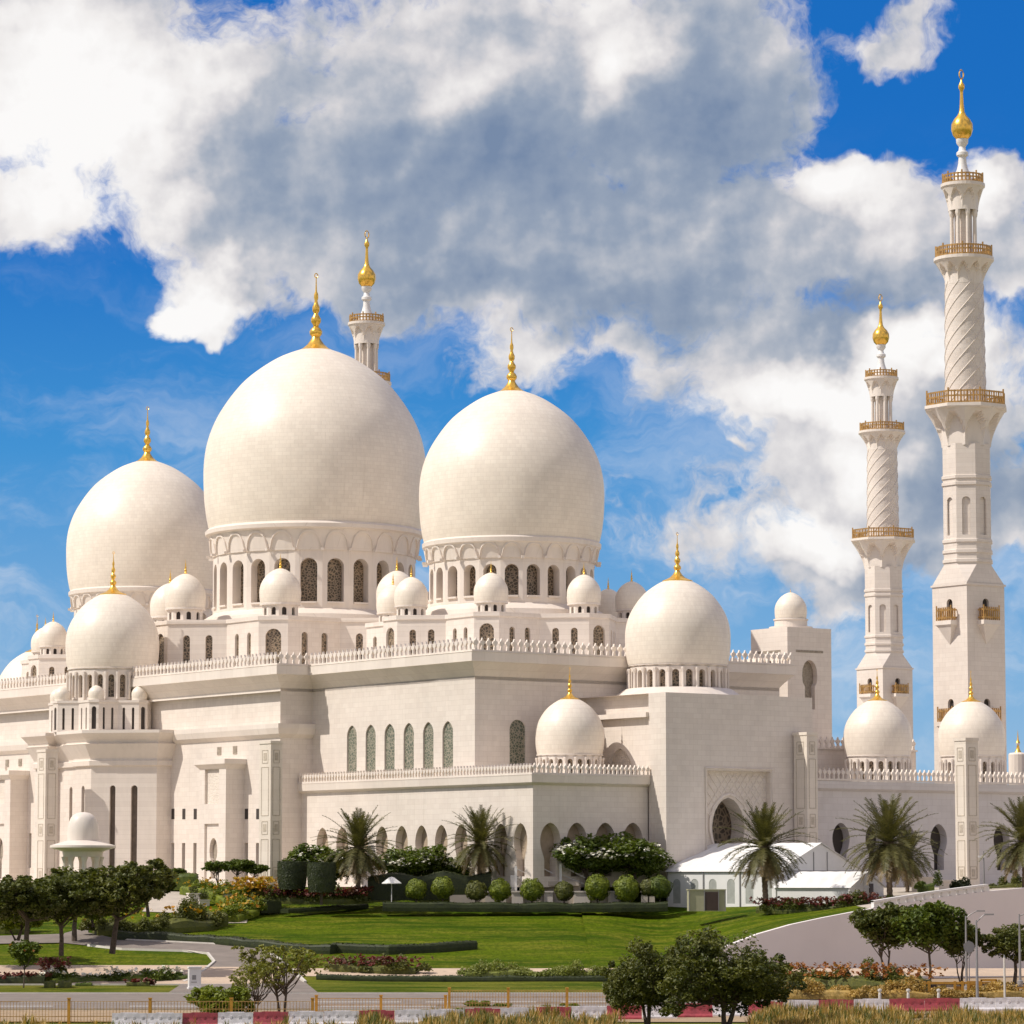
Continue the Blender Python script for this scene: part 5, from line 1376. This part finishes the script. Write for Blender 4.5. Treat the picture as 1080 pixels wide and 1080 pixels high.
# ------------------------------------------------------------------ built things in the garden
def kiosk():
    Y = 415; o = empty('domed_kiosk', at_Y(87, 932, Y), 0, 'small round domed kiosk with a wide flat canopy, in front of the mihrab bay', 'kiosk')
    k = Y / F; R = 16.5 * k; zb = (932 - 894) * k; m = MB()
    m.lathe([(34.5 * k, zb - .05), (34.5 * k, zb + .2), (24 * k, zb + .55), (17.5 * k, zb + .75), (16.5 * k, zb + .8)], 48); m.lathe([(34.4 * k, zb - .06), (26 * k, zb - .32), (21.5 * k, zb - .5), (20.5 * k, zb - 1.1), (17 * k, zb - 1.1), (17 * k, zb - .3), (0, zb - .3)], 48)
    m.build('canopy', 'trim', o, True)
    d = MB(); d.lathe([(r * R, z * R * 1.08 + zb + .75) for r, z in smooth_prof([(.99, 0), (1.0, .4), (.98, .75), (.90, 1.1), (.76, 1.38), (.55, 1.56), (.28, 1.66), (0, 1.69)])], 48); d.build('small_dome', 'trim', o, True)
    for i in range(8):
        a = 2 * pi * i / 8 + .2; c = MB(); c.lathe([(.42, -.5), (.42, .4), (.30, .5), (.27, zb - 1.7), (.45, zb - 1.1)], 12, (18.5 * k * cos(a), 18.5 * k * sin(a), 0)); c.build('column', 'trim', o, True)
    c = MB(); c.lathe([(2.4, -.5), (2.4, .25), (0, .25)], 32); c.build('plinth', 'trim', o)
kiosk()
def tent(px_c, py_g, Yc, Lw, Wg, eave, ridge, label, bays, windows, door=False, rz=50):
    """corner nearest the camera at px_c; long wall faces left-front, gable faces right-front"""
    c = at_Y(px_c, py_g, Yc); o = empty('marquee_tent', c, radians(rz), label, 'tent', 'white marquee tents by the portal')
    # local x runs right-away (gable side), local y runs left-away (long side)
    w = MB(); w.m = 0; ops = []; pn = []
    if windows:
        bl = Lw / bays
        for i in range(bays): ops.append((bl * (i + .5), bl * .42, .9, eave * .80, 'round'))
    pn = panel(w, (0, Lw), (0, -1), (-1, 0), Lw, -.5, eave, ops, .05)
    w.face([(0, 0, -.5), (Wg, 0, -.5), (Wg, 0, eave), (Wg / 2, 0, ridge), (0, 0, eave)]); w.face([(0, Lw, -.5), (Wg, Lw, -.5), (Wg, Lw, eave), (Wg / 2, Lw, ridge), (0, Lw, eave)])
    w.face([(Wg, 0, -.5), (Wg, Lw, -.5), (Wg, Lw, eave), (Wg, 0, eave)]); wo = w.build('wall', 'tent', o)
    if windows: pane_objs(pn, 'window', 'tent_window', wo)
    r = MB(); e = .25
    n = max(4, bays * 2); rows = []
    for j in range(n * 2 + 1):
        y = -e + (Lw + 2 * e) * j / (n * 2); sag = .12 * abs(sin(pi * j / 2)) if j % 2 else 0
        rows.append([(-e, y, eave - .1 - 0), (0, y, eave + .04), (Wg * .25, y, (eave + ridge) / 2 + .08 - sag), (Wg / 2, y, ridge + .10 - sag * .3), (Wg * .75, y, (eave + ridge) / 2 + .08 - sag), (Wg, y, eave + .04), (Wg + e, y, eave - .1)])
    r.grid(rows); r.build('roof', 'tent', o)
    f = MB(); f.box((-.06, Lw / 2, eave - .08), (.1, Lw, .16))
    for i in range(bays // 2 + 1): f.box((-.06, Lw * i / (bays // 2 if bays > 3 else 1) if i * (1 if bays > 3 else 1) <= bays else Lw, eave / 2 - .1), (.12, .12, eave))
    f.box((Wg * .5, -.06, eave - .05), (Wg, .06, .12)); f.box((Wg * .42, -.05, ridge * .45), (.1, .06, ridge * .85)); f.box((Wg * .58, -.05, ridge * .45), (.1, .06, ridge * .85))
    f.build('frame', 'grey_metal' if windows else 'white', o)
    if door: d = MB(); d.box((Wg * .62, -.07, 1.0), (.9, .08, 2.2)); d.build('door', 'brown', o)
tent(820, 962, 394, 15.2, 16.5, 4.55, 7.6, 'largest white marquee tent with a row of arched windows, before the portal block', 6, True)
tent(896, 952.5, 388, 9.0, 8.4, 1.75, 3.35, 'small low white tent with a dark door slit in its gable', 3, False, True, 58)
def cabin():
    c = at_Y(765, 961, 385); o = empty('portable_cabin', c, radians(3), 'olive beige portable cabin with a dark brown middle, before the largest tent', 'cabin'); k = 385 / F
    b = MB(); b.box((-19 * k, 1.0, 11 * k), (38.5 * k, 2.0, 22 * k)); b.box((-19 * k, 1.0, 22.3 * k), (40 * k, 2.2, .12)); b.build('body', 'cabin', o)
    d = MB(); d.box((-14.5 * k, -.06, 10.5 * k), (14 * k, .08, 19 * k)); d.build('door', 'brown', o)
    s = MB()
    for x in (-38, -22, -7, 0): s.box((x * k, -.08, 11 * k), (.09, .12, 22 * k))
    s.build('frame', 'grey_metal', o)
cabin()
# stair railing and low plinths of the terrace
def stairs():
    o = empty('stair_railing', at_Y(545, 944, 400), 0, 'white sloping stair railing with posts between the ball shaped bushes', 'railing'); k = 400 / F; m = MB(); p = MB()
    for x, h in ((-1, 30), (23, 32), (46, 33)):
        p.box((x * k, 0, h * k / 2), (.28, .28, h * k))
        m.tube([(x * k, 0, (h - 2) * k), ((x + 26) * k, 1.4, (h - 15) * k)], .07, 6); m.tube([(x * k, 0, (h - 11) * k), ((x + 26) * k, 1.4, (h - 22) * k)], .05, 6)
    for x in range(-6, 1): m.box((x * k, 0, 12 * k), (.05, .05, 16 * k))
    m.box((-3 * k, 0, 20 * k), (7 * k, .08, .08)); p.build('post', 'white', o); m.build('handrail', 'white', o)
    d = MB(); d.box((35 * k, 1.0, 12 * k), (60 * k, 3, .5)); d.box((35 * k, 1.8, 6 * k), (64 * k, 3, 1.3)); d.build('landing', 'plaza', o)
stairs()
o = empty('plinth_wall', at_Y(600, 953, 399), 0, 'low white plinth wall in pieces behind the ball shaped bushes', 'wall'); k = 399 / F
for x0, x1 in ((512, 534), (540, 552), (574, 583), (605, 622), (641, 652), (676, 690)):
    b = MB(); b.box((((x0 + x1) / 2 - 600) * k, 0, 5.5 * k), ((x1 - x0) * k, .6, 13 * k)); b.box((((x0 + x1) / 2 - 600) * k, 0, 12.4 * k), ((x1 - x0 + 1.2) * k, .8, .16)); b.build('pier', 'trim', o)
b = MB(); b.box((-30 * k, .5, 4 * k), (190 * k, .4, 10 * k)); b.build('wall_base', 'plaza', o)
# parasol
o = empty('parasol', at_Y(413, 951, 397), 0, 'white pyramid shaped parasol before the tall dark hedge', 'parasol'); k = 397 / F
m = MB(); m.lathe([(.03, 26 * k), (.35, 25 * k), (11 * k, 19.5 * k), (11 * k, 18.7 * k)], 8, a0=.4); m.build('canopy', 'tent', o); m = MB(); m.tube([(0, 0, -.3), (0, 0, 25 * k)], .05, 6); m.build('pole', 'white', o)
# planters near the forecourt
for px, py, l in ((204, 951, 'square stone planter at the forecourt, upper one'), (214, 958, 'square stone planter at the forecourt, lower one')):
    o = empty('planter', at_Y(px, py, 404), .4, l, 'planter', 'stone planters of the forecourt'); m = MB(); m.box((0, 0, .45), (1.2, 1.2, .9)); m.box((0, 0, .92), (1.35, 1.35, .12)); m.build('box', 'trim', o)
    m = MB(); R = random.Random(px); clumps(m, [(0, 0, 1.3, .7, .7, .5)], 500, .09, R); m.build('plant', 'leaf_dark', o)
# white wall blocks among right palms
for px, w, l in ((905 + 20, 0, ''),):
    pass
for (x0, x1, y0, y1), l in (((962, 984, 926, 946), 'low pale block wall behind the large palm'), ((991, 1006, 929, 941), 'short pale wall piece left of the inlaid pylon')):
    k = 400 / F; o = MB(); o.box((0, 0, (y1 - y0) * k / 2), ((x1 - x0) * k, .6, (y1 - y0) * k)); o.box((0, 0, (y1 - y0) * k), ((x1 - x0) * k + .2, .8, .2)); tag(o.build('garden_wall', 'trim', None, False, at_Y((x0 + x1) / 2, y1, 400)), l, 'wall')
# utility cabinet
o = empty('utility_cabinet', on_ground(205, 1044), .25, 'white utility cabinet at the mouth of the drive', 'cabinet'); k = o.location.y / F
m = MB(); m.box((0, 0, 11.5 * k), (12.5 * k, .8, 23 * k)); m.box((0, 0, 23.3 * k), (14 * k, 1.0, .12)); m.box((0, 0, .08), (14 * k, 1.0, .3)); m.build('body', 'white', o); m = MB(); m.box((-.1, -.42, 13 * k), (.35, .03, .4)); m.box((-.1, -.415, 8 * k), (.5, .02, .06)); m.build('label_plate', 'grey_metal', o)
# ------------------------------------------------------------------ barriers
def barrier_mesh(L):
    m = MB(); pr = [(-.32, 0), (-.32, .16), (-.20, .30), (-.11, .62), (-.09, .98), (.09, .98), (.11, .62), (.20, .30), (.32, .16), (.32, 0)]
    m.grid([[(x, y, z) for y, z in pr] for x in (-L / 2 + .03, -L / 2 + .10, L / 2 - .10, L / 2 - .03)])
    for x in (-L / 2 + .03, L / 2 - .03): m.face([(x, y, z) for y, z in pr])
    for i in range(4): m.box((-L / 2 + L * (i + .5) / 4, -.12, .66), (.14, .05, .2)); 
    m.box((0, 0, 1.0), (L * .5, .06, .05)); return m
Yb = 268.0; kb = Yb / F; BLN = 37.2 * kb
colors = 'rwrrwwrwrwwrwwrwrwrwrwrwrwrrwwrr'
x = -30; i = 0; bm = {}
seq = []
while x < 1110:
    seq.append((x + 18.6, colors[i % len(colors)])); x += 37.2; i += 1
cn = {'r': 0, 'w': 0}
for i, (px, c) in enumerate(seq):
    Yi = interp(px, [(200, 240), (450, 246), (700, 256), (900, 268), (1080, 272)]); s = Yi / Yb
    if px < 118: continue
    p = at_Y(px, 1000, Yi); cn[c] += 1; nm = 'red' if c == 'r' else 'white'
    if c not in bm:
        b = barrier_mesh(BLN).build('road_barrier', 'barrier_red' if c == 'r' else 'barrier_white'); bm[c] = b
    else: b = bm[c].copy(); C.objects.link(b)
    b.location = (p.x, Yi, ZE - 9.72); b.rotation_euler = (0, 0, random.Random(i).uniform(-.03, .03)); b.scale = (s, 1, 1)
    tag(b, f'{nm} plastic road barrier, {ordn[cn[c] - 1]} {nm} one from the left', 'barrier', 'row of red and white road barriers')
# ------------------------------------------------------------------ wire fence in the foreground
def fence(pxa, pxb, Y, h, label, n, mat='yellow'):
    a = at_Y(pxa, 1000, Y); b = at_Y(pxb, 1000, Y); L = b.x - a.x; o = empty('wire_fence', (a.x, Y, ZE - 9.73), 0, label, 'fence'); m = MB(); k = int(L / .22)
    for i in range(k + 1): m.box((L * i / k, 0, h / 2 + .1), (.032, .03, h))
    for z in (.15, h * .35, h * .7, h + .08): m.box((L / 2, .01, z), (L, .03, .05))
    m.build('wire_panel', 'goldrail', o)
    for i in range(n + 1): q = MB(); q.box((L * i / n, 0, h / 2 + .1), (.2, .2, h + .35)); q.box((L * i / n, 0, h + .3), (.26, .26, .08)); q.build('post', mat, o)
fence(-12, 330, 247, 1.45, 'thin wire mesh fence with orange posts in the left foreground', 4)
fence(334, 470, 258, 1.3, 'wire mesh fence behind the feathery trees, left of the lawn front', 2)
fence(474, 660, 276, 1.3, 'wire mesh fence with orange posts before the dense bushy trees', 3)
# dark shrubs behind the fence
for i, (px, w) in enumerate(((478, 14), (505, 26), (530, 20), (575, 16), (600, 20))):
    T('lowbush', 'shrub', px, 1068, w, 282, f'low reddish brown shrub behind the wire fence, {ordn[i]} from the left', 'low shrubs behind the wire fence', px * .3, 'shrub', hs=.7)
# ------------------------------------------------------------------ yellow work-zone frames
def work_frames():
    Y = 298; k = Y / F; zb = (1052 - 930) * k
    o = empty('work_zone_frame', (at_Y(975, 1052, Y).x, Y, ZE - 9.72), 0, 'yellow orange steel work zone frames with rails before the roadside trees', 'frame'); m = MB()
    for x in (0, 5, 32, 40, 46, 58, 75): m.box((x * k, 0, 9.5 * k), (.22, .15, 19 * k))
    m.box((37 * k, 0, 2 * k), (76 * k, .12, .2)); m.box((37 * k, 0, 17 * k), (76 * k, .12, .2)); m.build('rail', 'yellow', o)
    b = MB()
    for x in (10, 20): b.box((x * k, .1, 9 * k), (6.5 * k, .1, 12 * k))
    b.build('panel', 'brown', o); g = MB(); g.box((52 * k, .2, 11 * k), (14 * k, .1, 16 * k)); g.box((36 * k, .15, 8 * k), (8 * k, .1, 11 * k)); g.build('screen', 'yellow', o)
work_frames()
def box_lamp():
    Y = 298; k = Y / F; o = empty('warning_trolley', (at_Y(1042, 1052, Y).x, Y, ZE - 9.72), 0, 'yellow frame trolley with a black and red box, right of the work zone frames', 'trolley'); m = MB()
    for x in (-7, 9): m.box((x * k, 0, 10 * k), (.16, .16, 20 * k))
    m.box((k, 0, 20 * k), (17 * k, .16, .18)); m.box((k, 0, 4 * k), (17 * k, .16, .18)); m.build('frame', 'yellow', o); b = MB(); b.box((-3 * k, 0, 12.5 * k), (4.6 * k, .5, 8 * k)); b.build('box', 'brown', o); b = MB(); b.box((0, 0, 4.5 * k), (7 * k, .6, 4 * k)); b.build('base', 'white', o)
    m = MB()
    m.box((24 * k, 0, 12 * k), (30 * k, .08, .12)); m.box((24 * k, 0, 5 * k), (30 * k, .08, .12)); m.box((38 * k, 0, 8 * k), (.12, .12, 15 * k)); m.build('side_rail', 'yellow', o)
box_lamp()
# ------------------------------------------------------------------ street lamps and signs
def lamp(px, py_t, py_b, Y, arms, label, nm='street_lamp'):
    k = Y / F; p = at_Y(px, py_b, Y); H = (py_b - py_t) * k; o = empty(nm, p, 0, label, 'street lamp', 'grey street lamps'); m = MB()
    m.tube([(0, 0, -.3), (0, 0, H * .5), (0, 0, H)], [.13, .10, .065], 8); m.lathe([(.26, -.2), (.26, .12), (.13, .2)], 10); m.build('pole', 'grey_metal', o, True)
    for dx, dz in arms:
        a = MB(); pts = [(dx * k * t, 0, H + dz * k * sin(t * pi / 2) * 1.0 - .2 * (1 - t)) for t in (0, .25, .5, .75, 1)]; a.tube(pts, .05, 6); ao = a.build('arm', 'grey_metal', o, True)
        h = MB(); e = pts[-1]; h.box((e[0] + (.25 if dx > 0 else -.25), 0, e[2]), (.75, .28, .13)); h.build('lamp_head', 'grey_metal', ao)
lamp(1019.5, 967, 1042, 325, [(13, 5)], 'street lamp with an arm to the right, before the small slanting tree')
lamp(1031, 972, 1066, 285, [(10, 6)], 'nearer street lamp with a curved arm, right of the round sign')
lamp(1076, 965, 1036, 320, [(9, 1)], 'street lamp at the right edge before the roadside tree')
lamp(1038, 898, 944, 392, [], 'thin white camera mast on the terrace beside the right inlaid pylon', 'mast')
for o in bpy.data.objects:
    if o.name.startswith('mast'): o['category'] = 'mast'; del o['group']
# camera on the mast
m = MB(); m.box((-.25, 0, 4.2), (.7, .25, .22)); q = m.build('camera_head', 'white', bpy.data.objects['mast'])
o = empty('round_sign', at_Y(1022.5, 1046, 300), radians(12), 'round traffic sign seen from behind, on a thin post among the street lamps', 'sign'); k = 300 / F
m = MB(); m.tube([(0, 0, -.3), (0, 0, 53 * k)], .05, 6); m.build('post', 'grey_metal', o); m = MB(); n = 24
r = 6 * k; a = [(r * cos(2 * pi * i / n), 0, 46.5 * k + r * sin(2 * pi * i / n)) for i in range(n)]; m.face([(p[0], -.05, p[2]) for p in a]); m.face([(p[0], -.08, p[2]) for p in a]); m.grid([[(p[0], -.05, p[2]) for p in a], [(p[0], -.08, p[2]) for p in a]], True); m.build('sign_plate', 'grey_metal', o)
o = empty('marker_post', at_Y(1060, 1067, 275), 0, 'slim pale marker post standing at the barrier row near the right edge', 'post'); k = 275 / F; m = MB(); m.tube([(0, 0, -.3), (0, 0, 56 * k)], .085, 8); m.build('pole', 'kerb', o); m = MB(); m.tube([(0, 0, 56 * k), (0, 0, 59 * k)], [.085, .03], 8); m.build('cap', 'grey_metal', o)
# little bollards on the barriers' far side
for i, px in enumerate((928, 958, 990)):
    o = empty('bollard', at_Y(px, 1056, 290), 0, f'tiny pale bollard just behind the barriers, {ordn[i]} of three from the left', 'bollard', 'pale bollards behind the barriers'); m = MB(); m.lathe([(.12, -.3), (.12, .55), (.08, .75), (.16, .8), (.16, .95), (0, 1.02)], 10); m.build('post', 'kerb', o)
# seated worker
def person(px, py, Y):
    p = at_Y(px, py, Y); o = empty('person', p, radians(40), 'person in dark clothes sitting on the ground under the forked roadside tree', 'person')
    V_ = [((0, 0, .16), .17), ((0, .03, .36), .15), ((0, .06, .56), .18), ((0, .05, .68), .07), ((0, .02, .78), .085), ((0, .01, .90), .09),
          ((.13, -.12, .16), .10), ((.18, -.42, .42), .075), ((.18, -.62, .06), .055), ((.18, -.78, .05), .05), ((-.13, -.12, .16), .10), ((-.18, -.42, .40), .075), ((-.18, -.62, .06), .055), ((-.18, -.78, .05), .05),
          ((.21, .06, .60), .065), ((.27, -.10, .40), .05), ((.18, -.34, .46), .04), ((-.21, .06, .60), .065), ((-.27, -.10, .40), .05), ((-.18, -.34, .44), .04)]
    E_ = [(0, 1), (1, 2), (2, 3), (3, 4), (4, 5), (0, 6), (6, 7), (7, 8), (8, 9), (0, 10), (10, 11), (11, 12), (12, 13), (2, 14), (14, 15), (15, 16), (2, 17), (17, 18), (18, 19)]
    me = bpy.data.meshes.new('body'); me.from_pydata([v for v, r in V_], E_, []); me.materials.append(M['brown']); b = bpy.data.objects.new('body', me); C.objects.link(b); b.parent = o
    b.modifiers.new('skin', 'SKIN'); me.skin_vertices[0].data[0].use_root = True
    for i, (v, r) in enumerate(V_): me.skin_vertices[0].data[i].radius = (r, r)
    s = b.modifiers.new('sub', 'SUBSURF'); s.levels = 1; s.render_levels = 2
    h = MB(); h.lathe([(.10 * cos(t), .10 * sin(t)) for t in [pi / 2 * j / 5 for j in range(6)]], 14, (0, .02, .90)); h.build('hair', 'dark', o, True)
    o.scale = (1.5, 1.5, 1.5)
person(947, 1040, 322)
